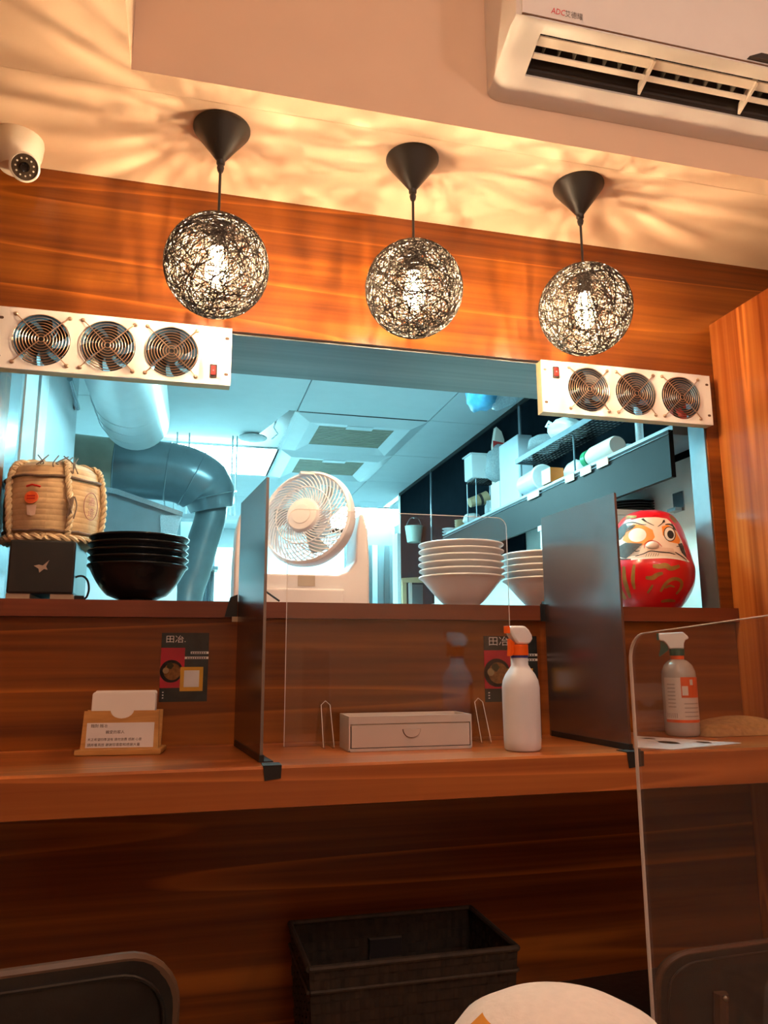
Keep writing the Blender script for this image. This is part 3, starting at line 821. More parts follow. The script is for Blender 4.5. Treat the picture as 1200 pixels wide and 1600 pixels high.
# near clear screen on the table in front
XN, YN, ZTAB = 0.45, -0.934, 0.80
zn = 1.168
tb = thing('dining_table', 'dining table in front of the viewer carrying the clear screen', 'table', (0.55, -1.25, ZF))
MB().box(0.10, 1.00, -1.53, -0.945, ZTAB - 0.03, ZTAB).build('table_top', 'table_top', tb, world=True, bevel=0.003)
for xx in (0.16, 0.94):
    for yy in (-1.48, -0.995):
        MB().box(xx - 0.025, xx + 0.025, yy - 0.025, yy + 0.025, ZF + 0.0005, ZTAB - 0.0305).build('leg', 'wood_dark', tb, world=True)
ns = thing('acrylic_screen', 'large clear acrylic screen with rounded corner in the right foreground', 'divider', (XN, -1.2, ZTAB))
zz0, zz1 = zn + 0.006, zn + 0.020
outn = [(-1.50, ZTAB + 0.001), (YN, ZTAB + 0.001)] + [(YN - 0.028 + 0.028 * math.cos(a), zz0 - 0.028 + 0.028 * math.sin(a)) for a in [i * PI / 16 for i in range(9)]] + [(-1.50, zz1 + 0.012)]
MB().prism(outn, XN - 0.0015, XN + 0.0015, 'x').build('pane', 'acrylic_near', ns, world=True)
MB().tube([Vector((XN, a, b)) for a, b in outn[1:]], [0.0018] * 6 + [0.0015, 0.0012, 0.0009, 0.0006] + [0.0004] * (len(outn) - 11), 6).build('polished_edge_glint', 'acrylic_edge_glint', ns, True, world=True)  # pale strip for the light in the edge, thinner along the top

# ------------------------------------------------------------------ counter things
# napkin holder
q = atz(188, 1179, ZT)
nh = thing('napkin_holder', 'yellow wooden napkin holder with white note on the counter', 'napkin holder', (q.x, q.y + 0.02, ZT), math.radians(-7))
hw, hh = 0.069, 0.078
half = [(-hw, 0.008), (hw, 0.008), (hw - 0.001, hh)]
arc = [(0.021 * math.cos(a), hh - 0.014 * math.sin(a)) for a in [i * PI / 10 for i in range(11)]]
front = [(-hw, 0.008), (hw, 0.008), (hw - 0.002, hh), (0.0215, hh)] + [(x, z) for x, z in arc[1:-1]] + [(-0.0215, hh), (-hw + 0.002, hh)]
def lean(m, y0):                                # boards lean back a little
    return m.xf(Matrix.Translation((0, y0, 0)) @ Matrix.Rotation(math.radians(-6), 4, 'X'))
lean(MB().prism(front, 0.0, 0.006, 'y'), -0.022).build('front_board', 'bamboo', nh)
lean(MB().prism([(-hw, 0.008), (hw, 0.008), (hw, hh), (-hw, hh)], 0.0, 0.006, 'y'), 0.012).build('back_board', 'bamboo', nh)
MB().prism(rrect(-0.076, 0.076, 0.0005, 0.010, 0.003), -0.034, 0.040, 'y').build('base', 'bamboo', nh, bevel=0.001)
np_ = lean(MB().prism(rrect(-0.057, 0.058, 0.012, 0.112, 0.006), 0.0, 0.022, 'y'), -0.0155).build('napkins', 'tissue', nh, bevel=0.002)
lean(MB().prism(rrect(-0.055, 0.058, 0.085, 0.114, 0.004), 0.0, 0.003, 'y'), -0.0005).build('napkin_fold', 'tissue', np_)
pp = lean(MB().box(-0.060, 0.060, -0.0008, -0.0002, 0.0125, 0.0565), -0.022).build('note', 'paper', nh)
tx = MB()
for txt, u, v, sz in (('麵對 麵冶', -0.053, 0.0488, 0.0068), ('親愛的客人', -0.026, 0.0375, 0.0066), ('天正希望四季沒有 請勿浪費 感謝 心意', -0.057, 0.0250, 0.0056), ('請將餐具放 謝謝您喜歡和感謝大量', -0.057, 0.0155, 0.0060)):
    lettering(tx, txt, sz, lambda a, b, u=u, v=v: (u + a, -0.0011, v + b), stretch=1.02)
lean(tx, -0.022).build('lettering', 'ink', pp)

# wall flyers
def flyer(px0, pz0, px1, pz1, label, tilt):
    p0, p1 = at(px0, pz1, 0), at(px1, pz0, 0)
    x0, z0 = p0.x, p0.z
    w, h = p1.x - x0, p1.z - z0
    t = thing('flyer', label, 'flyer', ((x0 + w / 2), -0.0012, z0), group='restaurant flyers on the wood wall')
    def R(u0, u1, v0, v1, y, name, mm, par=None):
        return MB().box((u0 - 0.5) * w, (u1 - 0.5) * w, y - 0.0003, y, v0 * h, v1 * h).build(name, mm, par or t)
    sh = R(0, 1, 0, 1, 0.0008, 'sheet', 'poster_dark')
    R(0.0, 0.50, 0.20, 0.78, 0.0002, 'photo_panel', 'poster_red', sh)
    bowl = MB().lathe([(0.0, 0), (0.24 * w, 0)], 28).xf(Matrix.Translation((-0.27 * w, -0.0004, 0.44 * h)) @ Matrix.Rotation(PI / 2, 4, 'X')).build('bowl_print', 'bowl_print', sh)
    MB().lathe([(0.0, 0), (0.18 * w, 0)], 24).xf(Matrix.Translation((-0.25 * w, -0.0006, 0.435 * h)) @ Matrix.Rotation(PI / 2, 4, 'X')).build('noodle_print', 'broth', sh)
    MB().lathe([(0.0, 0), (0.065 * w, 0)], 16).xf(Matrix.Translation((-0.385 * w, -0.0008, 0.45 * h)) @ Matrix.Rotation(PI / 2, 4, 'X')).build('egg_print', 'egg', sh)
    MB().lathe([(0.0, 0), (0.08 * w, 0)], 5).xf(Matrix.Translation((-0.30 * w, -0.0008, 0.52 * h)) @ Matrix.Rotation(PI / 2, 4, 'X')).build('leaf_print', 'leaf_print', sh)
    R(0.42, 0.90, 0.15, 0.50, -0.0010, 'yellow_square', 'poster_yellow', sh)
    R(0.50, 0.82, 0.21, 0.45, -0.0013, 'white_square', 'poster_white', sh)
    R(0.62, 1.0, 0.69, 0.725, 0.0002, 'white_strip', 'poster_white', sh)
    R(0.50, 1.0, 0.615, 0.65, 0.0002, 'white_strip', 'poster_white', sh)
    lt = MB()
    lettering(lt, '田冶.', 0.17 * w, lambda u, v: ((-0.42 * w + u), 0.0002, 0.865 * h + v), stretch=1.15)
    for k in range(3):
        lt.box(-0.44 * w, -0.41 * w, 0.0, 0.0003, (0.05 + 0.04 * k) * h, (0.065 + 0.04 * k) * h)
    lt.build('lettering', 'poster_white', sh)
    l2 = MB()
    for v0 in (0.707, 0.632):
        for k in range(9):
            u0 = 0.55 + 0.047 * k
            if v0 > 0.7 and u0 < 0.64: continue
            l2.box((u0 - 0.5) * w, (u0 + 0.028 - 0.5) * w, -0.0006, -0.0003, (v0 - 0.012) * h, (v0 + 0.010) * h)
    l2.build('lettering', 'ink', sh)
    return t
flyer(248, 989, 327, 1097, 'dark flyer with red bowl photo above the napkin holder', 0)
flyer(758, 994, 838, 1097, 'dark flyer with red bowl photo behind the white spray bottle', 0)

# drawer box
bx = thing('drawer_box', 'grey cardboard drawer box on the counter', 'box', (0.4285, -0.156, ZT), math.radians(-1.0))
w, dp_, hh = 0.1205, 0.048, 0.064
m = MB()
m.box(-w, w, -dp_ + 0.004, dp_, 0.0005, 0.003).box(-w, -w + 0.003, -dp_, dp_, 0.003, hh).box(w - 0.003, w, -dp_, dp_, 0.003, hh)
m.box(-w + 0.003, w - 0.003, dp_ - 0.003, dp_, 0.003, hh).box(-w + 0.003, w - 0.003, -dp_, -dp_ + 0.003, 0.050, hh)
m.box(-w + 0.003, w - 0.003, -dp_, -dp_ + 0.003, 0.0005, 0.006)
m.build('case', 'box_grey', bx)
MB().box(-w + 0.004, w - 0.004, -dp_ + 0.003, dp_ - 0.004, 0.046, 0.049).build('tray', 'box_inside', bx)
MB().box(-w + 0.003, w - 0.003, -dp_ + 0.0035, -dp_ + 0.0055, 0.006, 0.050).build('shadow_gap', 'gap', bx)
dr = MB().box(-w + 0.0050, w - 0.0050, -dp_ - 0.0008, -dp_ + 0.003, 0.0075, 0.0480).build('drawer', 'box_grey', bx)
tab = [(0.0165 * math.cos(a), 0.039 - 0.015 * math.sin(a)) for a in [i * PI / 12 for i in range(13)]]
MB().prism([(a * 1.09, 0.0392 + (b - 0.039) * 1.09) for a, b in tab], -dp_ - 0.0012, -dp_ - 0.0008, 'y').build('tab_shadow', 'slot', dr)  # dark rim painted as the shadow edge around the pull tab
MB().prism(tab, -dp_ - 0.0042, -dp_ - 0.0013, 'y').build('pull_tab', 'box_grey', dr)

# white spray bottle
def spray_body(prof, name, mm, t): return MB().lathe(prof, 32).build(name, mm, t, True)
b1 = thing('spray_bottle', 'white spray bottle with orange trigger on the counter front', 'spray bottle', (0.628, -0.262, ZT), math.radians(12))
spray_body([(0.0, 0.0008), (0.031, 0.0008), (0.034, 0.004), (0.035, 0.02), (0.0355, 0.10), (0.0355, 0.116), (0.0335, 0.128), (0.028, 0.140), (0.0205, 0.150), (0.0160, 0.157), (0.0155, 0.171), (0.0, 0.171)], 'body', 'bottle_white', b1)
spray_body([(0.0, 0.1705), (0.0165, 0.1705), (0.0165, 0.175), (0.0, 0.175)], 'blue_ring', 'blue_label', b1)
spray_body([(0.0, 0.1752), (0.0165, 0.1752), (0.0170, 0.178), (0.0170, 0.1955), (0.0, 0.1955)], 'collar', 'orange_plastic', b1)
head = [(-0.024, 0.2305), (-0.0245, 0.220), (-0.021, 0.211), (-0.014, 0.202), (-0.010, 0.1958), (0.0165, 0.1958), (0.021, 0.199), (0.0265, 0.206), (0.0245, 0.214), (0.018, 0.224), (0.009, 0.2310)]
MB().prism(head, -0.0105, 0.0105, 'y').build('spray_head', 'bottle_cap', b1, True, bevel=0.004)
MB().prism(rrect(-0.0305, -0.0245, 0.2165, 0.2305, 0.001), -0.006, 0.006, 'y').build('nozzle', 'orange_plastic', b1)
MB().prism([(-0.0240, 0.207), (-0.0130, 0.199), (-0.0145, 0.192), (-0.0165, 0.180), (-0.0205, 0.174), (-0.0260, 0.1735), (-0.0245, 0.188)], -0.005, 0.005, 'y').build('trigger', 'orange_plastic', b1, bevel=0.001)
lb = MB()
for i in range(10):
    a0, a1 = math.radians(-42 + i * 9), math.radians(-33 + i * 9)
    r = 0.0360
    lb.quad((r * math.cos(a0), r * math.sin(a0), 0.022), (r * math.cos(a1), r * math.sin(a1), 0.022), (r * math.cos(a1), r * math.sin(a1), 0.115), (r * math.cos(a0), r * math.sin(a0), 0.115))
lb.build('side_label', 'blue_label', b1, True)

# clear spray bottle with orange label
q = atz(1084, 1153, ZT)
b2 = thing('spray_bottle', 'clear spray bottle with orange label and green collar at the right', 'spray bottle', (q.x + 0.01, -0.105, ZT), math.radians(-35))
spray_body([(0.0, 0.0008), (0.033, 0.0008), (0.0365, 0.005), (0.0370, 0.02), (0.0370, 0.125), (0.0355, 0.140), (0.030, 0.153), (0.021, 0.162), (0.0135, 0.166), (0.0, 0.166)], 'body', 'bottle_clear', b2)
spray_body([(0.0, 0.1655), (0.0145, 0.1655), (0.0145, 0.1735), (0.0, 0.1735)], 'neck_ring', 'label_orange', b2)
spray_body([(0.0, 0.174), (0.0165, 0.174), (0.0165, 0.1885), (0.0, 0.1885)], 'collar', 'green_plastic', b2)
MB().prism([(-0.0155, 0.189), (0.016, 0.189), (0.0165, 0.200), (0.020, 0.208), (0.027, 0.211), (0.0265, 0.216), (0.016, 0.226), (-0.036, 0.224), (-0.0355, 0.2085), (-0.026, 0.206), (-0.019, 0.198)], -0.010, 0.010, 'y').build('spray_head', 'bottle_cap', b2, True, bevel=0.002)
MB().prism([(-0.034, 0.207), (-0.026, 0.205), (-0.019, 0.197), (-0.0165, 0.187), (-0.024, 0.181), (-0.036, 0.172), (-0.039, 0.174), (-0.034, 0.19)], -0.005, 0.005, 'y').build('trigger', 'green_plastic', b2)
MB().box(-0.0405, -0.0362, -0.005, 0.005, 0.2085, 0.224).build('nozzle', 'green_plastic', b2)
def wrap(a0, a1, z0, z1, r, name, mm, par, n=16):
    k = MB()
    for i in range(n):
        t0, t1 = math.radians(a0 + (a1 - a0) * i / n), math.radians(a0 + (a1 - a0) * (i + 1) / n)
        k.quad((r * math.sin(t0), -r * math.cos(t0), z0), (r * math.sin(t1), -r * math.cos(t1), z0), (r * math.sin(t1), -r * math.cos(t1), z1), (r * math.sin(t0), -r * math.cos(t0), z1))
    return k.build(name, mm, par, True)
la = wrap(-55, 85, 0.031, 0.126, 0.0373, 'label', 'label_white', b2)
wrap(5, 85, 0.083, 0.127, 0.0376, 'label_block', 'label_orange', la)
wrap(8, 28, 0.088, 0.108, 0.0378, 'label_mark', 'label_white', la, 4)
wrap(36, 48, 0.110, 0.122, 0.0378, 'label_mark', 'label_white', la, 4)
wrap(-55, 85, 0.030, 0.036, 0.0376, 'label_band', 'label_orange', la)
for k in range(7):
    wrap(-42, -14, 0.062 + 0.008 * k, 0.0645 + 0.008 * k, 0.0376, 'label_line', 'label_grey', la, 4)
for k in range(6):
    wrap(-50 + 7 * k, -46.5 + 7 * k, 0.040, 0.050, 0.0376, 'label_line', 'label_grey', la, 1)
for k in range(4):
    wrap(12, 70, 0.042 + 0.009 * k, 0.0445 + 0.009 * k, 0.0376, 'label_line', 'label_grey', la, 5)

# paper mat and folded cloth
pm = [atz(*p, ZT + 0.001) for p in ((992, 1150), (1158, 1161), (1052, 1171), (994, 1168))]
mt = MB().prism([(p.x, p.y) for p in pm], ZT + 0.0004, ZT + 0.0014, 'z').build('paper_mat', 'paper')
tag(mt, 'printed paper mat lying in front of the clear spray bottle', 'paper')
for (u, v, r) in ((1045, 1160, 0.018), (1100, 1160, 0.012), (1015, 1154, 0.010)):
    c = atz(u, v, ZT + 0.0016)
    MB().lathe([(0.0, 0), (r, 0)], 14, (c.x - mt.location.x, c.y - mt.location.y, ZT + 0.0017 - mt.location.z), 1.0, 1.6).build('print', 'cardboard', mt)
c = atz(1200, 1152, ZT)
cl = MB()
segx, segy = 22, 12
for i in range(segx + 1):
    for j in range(segy + 1):
        u, v = i / segx * 2 - 1, j / segy * 2 - 1
        e = max(0, 1 - abs(u) ** 3.5) ** 0.5 * max(0, 1 - abs(v) ** 3.5) ** 0.5
        cl.v.append(Vector((0.105 * u, 0.06 * v, 0.001 + 0.038 * e * (0.85 + 0.15 * math.sin(3 * u + 2 * v)))))
for i in range(segx):
    for j in range(segy):
        a = i * (segy + 1) + j
        cl.f.append((a, a + segy + 1, a + segy + 2, a + 1))
cl.f.append(tuple(i * (segy + 1) for i in range(segx, -1, -1)) + tuple(j for j in range(1, segy + 1)) + tuple(i * (segy + 1) + segy for i in range(1, segx + 1)) + tuple(segx * (segy + 1) + j for j in range(segy - 1, 0, -1)))
cl.xf(Matrix.Translation((1.215, -0.10, ZT)))
tag(cl.build('folded_cloth', 'cloth_tan', None, True, angle=80), 'tan folded cloth on the counter against the right side panel', 'cloth')

# ------------------------------------------------------------------ things on the sill
# black box with emblem
q0, q1 = at(8, 935, 0.03), at(113, 935, 0.03)
bw = q1.x - q0.x
zt = at(60, 844, 0.03).z
bb = thing('storage_box', 'black box with small grey emblem on the sill under the straw barrel', 'box', ((q0.x + q1.x) / 2, 0.135, ZSILL))
hb = zt - ZSILL
MB().box(-bw / 2, bw / 2, -0.105, 0.10, 0.014, hb).build('body', 'black_plastic', bb, bevel=0.004)
for sx in (-1, 1):
    MB().box(sx * bw * 0.33 - 0.022, sx * bw * 0.33 + 0.022, -0.10, 0.09, 0.0005, 0.0138).build('foot', 'tape_tan', bb)
em = [(-0.017, 0.003), (-0.006, 0.006), (0.003, 0.004), (0.016, 0.017), (0.010, 0.002), (0.014, -0.006), (0.006, -0.004), (-0.004, -0.013), (-0.006, -0.004)]
MB().prism([(a * 0.85, b * 0.85 + hb * 0.55) for a, b in em], -0.1065, -0.1051, 'y').build('emblem', 'metal_logo', bb)
# adapter and cable beside the box
c0 = at(119, 932, 0.06)
ca = thing('power_adapter', 'black power plug with looped cable between box and black bowls', 'adapter', (c0.x, 0.06, ZSILL))
MB().box(-0.016, 0.016, -0.009, 0.009, 0.0005, 0.013).build('plug', 'black_plastic', ca, bevel=0.002)
pts = [(-0.035, 0, 0.004), (-0.03, 0, 0.014), (-0.018, 0, 0.036), (-0.004, 0, 0.051), (0.010, 0, 0.054), (0.020, 0, 0.045), (0.024, 0, 0.028), (0.021, 0, 0.012), (0.015, 0, 0.006)]
def smooth_path(P, n=5):
    P = [Vector(p) for p in P]; out = []
    for i in range(len(P) - 1):
        a, b, c, d = P[max(i - 1, 0)], P[i], P[i + 1], P[min(i + 2, len(P) - 1)]
        for k in range(n):
            t = k / n
            out.append(0.5 * ((2 * b) + (c - a) * t + (2 * a - 5 * b + 4 * c - d) * t * t + (3 * b - a - 3 * c + d) * t ** 3))
    return out + [P[-1]]
MB().tube(smooth_path(pts), 0.0022, 7).build('cable', 'black_plastic', ca, True)

# straw barrel
q = at(84, 846, 0.115)
zb = ZSILL + hb + 0.001
br = thing('straw_barrel', 'small straw wrapped sake barrel tied with rope on the black box', 'barrel', (at(84, 800, 0.165).x, 0.165, zb))
bp_ = [(0.0, 0.0), (0.078, 0.0), (0.090, 0.010), (0.098, 0.035), (0.102, 0.085), (0.100, 0.135), (0.092, 0.166), (0.074, 0.180), (0.0, 0.184)]
def rb(z):
    for (r0, z0), (r1, z1) in zip(bp_[1:], bp_[2:]):
        if z0 <= z <= z1: return r0 + (r1 - r0) * (z - z0) / max(1e-6, z1 - z0)
    return bp_[1][0]
def bpt(th, z, off=0.0):
    r = rb(z) + off
    return Vector((r * math.sin(th), -r * math.cos(th), z))
core = MB().lathe(bp_, 40)
core.build('core', 'straw_dark', br, True)
# straw courses: overlapping mats of uneven rows
row = 0
zz = [0.012 + 0.0118 * k for k in range(15)]
for k in range(14):
    mm_ = MB(); n = 40
    for i in range(n):
        t0, t1 = 2 * PI * i / n, 2 * PI * (i + 1) / n
        j0 = 0.0004 + 0.0004 * math.sin(7.3 * i + k * 2.1); j1 = 0.0004 + 0.0004 * math.sin(7.3 * (i + 1) + k * 2.1)
        a0, a1 = zz[k] + 0.0002, zz[k + 1] - 0.0002; am = (a0 + a1) / 2
        mm_.quad(bpt(t0, a0), bpt(t1, a0), bpt(t1, am, j1 + 0.0007), bpt(t0, am, j0 + 0.0007))
        mm_.quad(bpt(t0, am, j0 + 0.0007), bpt(t1, am, j1 + 0.0007), bpt(t1, a1), bpt(t0, a1))
    mm_.build('straw_row', 'straw', br, True)
def twisted(path, R, r, turns, name, mm, par):
    P = smooth_path(path, 8); m = MB(); n = len(P)
    for s in range(2):
        out = []
        for i, p in enumerate(P):
            t = (P[min(i + 1, n - 1)] - P[max(i - 1, 0)]).normalized()
            u = t.orthogonal().normalized() if abs(t.z) > 0.95 else t.cross(Vector((0, 0, 1))).normalized()
            w = t.cross(u); a = turns * 2 * PI * i / n + s * PI
            out.append(p + R * (math.cos(a) * u + math.sin(a) * w))
        m.tube(out, r, 6)
    return m.build(name, mm, par, True)
for th in (-0.85, 0.42, 1.38, 2.6, -2.2):
    twisted([bpt(th + 0.05 * math.sin(z * 30), z, 0.006) for z in (0.006, 0.03, 0.06, 0.09, 0.12, 0.15, 0.168, 0.178)] + [Vector((0.03 * math.sin(th), -0.03 * math.cos(th), 0.189))], 0.0035, 0.0045, 9, 'upright_rope', 'rope', br)
MB().tube([bpt(2 * PI * i / 36, 0.142 + 0.002 * math.sin(i), 0.005) for i in range(36)], 0.0030, 6, True).build('cord', 'rope_dark', br, True)
MB().tube([bpt(2 * PI * i / 36, 0.026 + 0.001 * math.sin(i * 2), 0.004) for i in range(36)], 0.0028, 6, True).build('cord', 'rope_dark', br, True)
twisted([bpt(2 * PI * i / 18, 0.012, 0.006) for i in range(19)], 0.004, 0.0052, 16, 'foot_rope', 'rope', br)
for k in range(9):                              # loose rope ends
    th = random.uniform(-0.3, 0.75); z0 = 0.172
    p = [bpt(th, 0.15 + 0.02 * random.random(), 0.012), bpt(th + random.uniform(-.1, .1), 0.172, 0.014), bpt(th + random.uniform(-.25, .25), 0.186, 0.004) + Vector((0, 0, 0.006))]
    MB().tube(smooth_path(p, 4), 0.0013, 5).build('loose_end', 'rope_dark', br, True)
for k in range(7):
    th = 0.42 + random.uniform(-0.08, 0.10)
    p = [bpt(th, 0.10, 0.010), bpt(th + random.uniform(-.06, .06), 0.08, 0.014), bpt(th + random.uniform(-.1, .1), 0.05 + 0.01 * random.random(), 0.010)]
    MB().tube(smooth_path(p, 4), 0.0016, 5).build('loose_end', 'rope_dark', br, True)
def on_barrel(cth, cz, r, off):
    pts = []
    for i in range(20):
        a = 2 * PI * i / 20
        pts.append(bpt(cth + r * math.cos(a) / rb(cz), cz + r * math.sin(a), off))
    return pts
tg = MB()
P1, P2 = on_barrel(-0.28, 0.094, 0.0135, 0.004), on_barrel(-0.28, 0.094, 0.0135, 0.007)
tg.poly(P2)
for i in range(20): tg.quad(P1[i], P1[(i + 1) % 20], P2[(i + 1) % 20], P2[i])
to = tg.build('round_tag', 'tag_orange', br)
MB().poly(on_barrel(-0.28, 0.095, 0.0095, 0.0074)).build('tag_print', 'label_orange', to)
for k in range(2):
    MB().poly([bpt(-0.28 + u / 0.1, 0.095 + v + 0.0058 * k - 0.004, 0.0078) for u, v in ((-0.008, -0.0018), (0.008, -0.0018), (0.008, 0.0018), (-0.008, 0.0018))]).build('tag_print', 'tag_red', to)
MB().poly([bpt(-0.27 + u / 0.1, 0.066 + v, 0.005) for u, v in ((-0.008, -0.009), (0.000, -0.011), (0.008, -0.009), (0.010, 0.012), (-0.010, 0.012))]).build('paper_tag', 'tag_pink', br)
MB().tube([bpt(-0.40, 0.118, 0.006), bpt(-0.28, 0.121, 0.007), bpt(-0.12, 0.117, 0.006)], 0.0022, 6).build('red_tie', 'tag_red', br, True)
st = MB()
st.tube([bpt(0.95 + 0.020 / 0.1 * math.cos(a), 0.087 + 0.030 * math.sin(a), 0.0032) for a in [2 * PI * i / 28 for i in range(28)]], 0.0008, 4, True)
lettering(st, '酒', 0.020, lambda u, v: bpt(0.85 + u / 0.1, 0.090 + v, 0.0034))
lettering(st, '造', 0.020, lambda u, v: bpt(0.85 + u / 0.1, 0.066 + v, 0.0034))
st.build('stamp', 'stamp', br)

# bowls
def bowl_mesh(R, r0, H, foot, th=0.002, curve=0.6):
    prof = [(0.0, 0.0), (foot * 0.93, 0.0), (foot * 0.95, 0.006)]
    for k in range(1, 9):
        t = k / 8
        prof.append((foot + (R - foot) * t ** curve, 0.006 + (H - 0.006) * t))
    prof[-1] = (R - 0.001, H - 0.005)
    prof += [(R + 0.0018, H - 0.0035), (R + 0.0022, H - 0.001), (R + 0.0008, H + 0.0006), (R - 0.003, H + 0.0003)]
    for k in range(8, -1, -1):
        t = k / 8
        prof.append((max(0.0, foot + (R - foot) * t ** curve - th - 0.001), 0.010 + (H - 0.010) * t))
    prof.append((0.0, 0.010))
    return MB().lathe(prof, 48)
def bowl_stack(px, Y, R, foot, H, dz, n, mm, name, labels, group, curve):
    base = at(px, 940, Y)
    for k in range(n):
        if k == 0:
            o = bowl_mesh(R, 0, H, foot, curve=curve).xf(Matrix.Translation((base.x, Y, ZSILL + 0.0006))).build(name, mm, None, True, angle=60)
        else:
            o = first.copy(); COL.objects.link(o)
            o.location = first.location + Vector((0.0008 * math.sin(k * 2), 0.0008 * math.cos(k * 3), dz * k))
        if k == 0: first = o
        tag(o, labels[k], 'bowl', group)
    return first
ordn = ['bottom', 'second from the bottom', 'third from the bottom', 'fourth from the bottom', 'fifth from the bottom', 'top']
def lab(base, n): return [base % (ordn[k] if k < n - 1 else 'top') for k in range(n)]
s_b = mpp(at(213, 860, 0.072))
bowl_stack(213, 0.072, 74.0 * s_b, 0.040, 0.078, 0.0150, 5, 'black_bowl', 'black_bowl', lab('black bowl, %s of the black stack on the sill', 5), 'black bowls on the sill', 0.52)
s_w = mpp(at(720, 860, 0.12))
bowl_stack(722, 0.115, 65 * s_w, 0.042, 0.075, 0.0158, 6, 'white_bowl', 'white_bowl', lab('white bowl, %s of the full white stack left of the divider', 6), 'white bowls in the full stack', 0.92)
bowl_stack(851, 0.13, 65 * s_w, 0.042, 0.075, 0.0158, 5, 'white_bowl', 'white_bowl', lab('white bowl, %s of the white stack half hidden behind the divider', 5), 'white bowls in the half hidden stack', 0.92)

# ------------------------------------------------------------------ circulator fan
YFN = 0.135
fb = at(468, 938, YFN)
fs = mpp(fb)
fan = thing('circulator_fan', 'white desk circulator fan with spiral grille on the sill', 'fan', (fb.x, YFN, ZSILL))
hw = 104 * fs
zb_, za_ = 48 * fs, 146 * fs
U = [(-hw, 0.0006), (hw, 0.0006), (hw, 0.10 * 1), (hw - 0.004, za_ * 0.82), (hw - 0.014, za_), (hw - 0.022, za_), (hw - 0.030, za_ * 0.8), (hw - 0.033, 0.105), (hw - 0.050, 0.080), (hw - 0.075, 0.071), (0.0, 0.0715)]
U += [(-a, b) for a, b in U[-2:1:-1]]
MB().prism(U, -0.052, 0.060, 'y').build('stand', 'fan_pink', fan, True, bevel=0.006)
MB().prism(rrect(-hw + 0.012, hw - 0.06, 0.001, 0.038, 0.004), -0.062, -0.0515, 'y').build('base_front', 'fan_pink', fan, bevel=0.004)
MB().box(-0.012, 0.027, -0.0535, -0.0519, 0.044, 0.068).build('sticker', 'sticker_grey', fan)
hc = at(482, 811, YFN - 0.01) - Vector(fan.location)
HR = 0.1135
aim = Vector((-0.56, -0.81, 0.16)).normalized()
Hm = Matrix.Translation(hc) @ aim.to_track_quat('Z', 'Y').to_matrix().to_4x4()     # local +z = blow direction
MB().lathe([(HR - 0.005, 0.020), (HR + 0.001, 0.016), (HR + 0.004, 0.0), (HR - 0.002, -0.022), (HR - 0.012, -0.036), (HR - 0.014, -0.033), (HR - 0.006, -0.020), (HR - 0.004, 0.0), (HR - 0.009, 0.014), (HR - 0.005, 0.020)], 56).xf(Hm).build('outer_ring', 'fan_pink', fan, True)
cap_ = MB().lathe([(0.0, 0.040), (0.023, 0.040), (0.0235, 0.0385), (0.037, 0.037), (0.042, 0.031), (0.042, 0.022), (0.0, 0.022)], 40).xf(Hm).build('centre_cap', 'fan_pink', fan, True)
def rib_mesh(r0, r1, z0, z1, swirl, rad, n=9, bow=0.006):
    pts = []
    for i in range(n):
        t = i / (n - 1)
        r = r0 + (r1 - r0) * t; a = swirl * t
        pts.append(Vector((r * math.cos(a), r * math.sin(a), z0 + (z1 - z0) * t + bow * math.sin(PI * t))))
    return MB().tube(pts, rad, 5)
def ribs(n, args, name, mm):
    base = None
    for k in range(n):
        if base is None:
            base = rib_mesh(*args).build(name, mm, fan, True)
            o = base
        else:
            o = base.copy(); COL.objects.link(o); o.parent = fan
        o.matrix_local = Hm @ Matrix.Rotation(2 * PI * k / n, 4, 'Z')
ribs(46, (0.040, HR - 0.004, 0.029, 0.014, 0.95, 0.0016), 'grille_rib', 'fan_pink')
MB().ring((0, 0, 0.030), 0.070, 0.0015, 'z', 56, 5).xf(Hm).build('grille_ring', 'fan_pink', fan, True)
ribs(30, (0.024, HR - 0.010, -0.060, -0.030, -0.9, 0.0012), 'rear_rib', 'fan_pink')
MB().ring((0, 0, -0.052), 0.062, 0.0015, 'z', 48, 5).xf(Hm).build('rear_ring', 'fan_pink', fan, True)
MB().lathe([(0.0, -0.075), (0.020, -0.074), (0.030, -0.066), (0.032, -0.030), (0.0, -0.028)], 28).xf(Hm).build('motor', 'fan_pink', fan, True)
bl = MB()
for k in range(3):
    a0 = 2 * PI * k / 3 + 0.5
    P = []
    for q in range(7):
        t = q / 6; r = 0.020 + t * 0.072
        for da, z in ((0.0, 0.010), (0.22, 0.002), (0.45, -0.012)):
            a = a0 + da + 0.25 * t
            P.append(Vector((r * math.cos(a), r * math.sin(a), z)))
    for q in range(6):
        for c in range(2):
            i = q * 3 + c
            bl.quad(P[i], P[i + 1], P[i + 4], P[i + 3])
bl.lathe([(0.0, 0.016), (0.018, 0.014), (0.022, 0.006), (0.022, -0.02), (0.0, -0.02)], 24)
bl.xf(Hm).build('blades', 'fan_blade', fan, True)
MB().prism([(-0.022, 0.0), (0.020, 0.0), (0.022, 0.006), (-0.024, 0.006)], -0.012, 0.012, 'y').xf(Matrix.Translation(Hm @ Vector((0.0, HR - 0.004, 0.015)) - Vector((0, 0, 0.004)))).build('head_label', 'fan_pink', fan)
k0 = at(412, 922, 0.05) - Vector(fan.location); k1 = at(436, 941, 0.0) - Vector(fan.location)
MB().tube([(k0.x - 0.03, k0.y, k0.z + 0.02), tuple(k0), (k1.x, k1.y, 0.004)], 0.0022, 6).build('cord', 'black_plastic', fan, True)

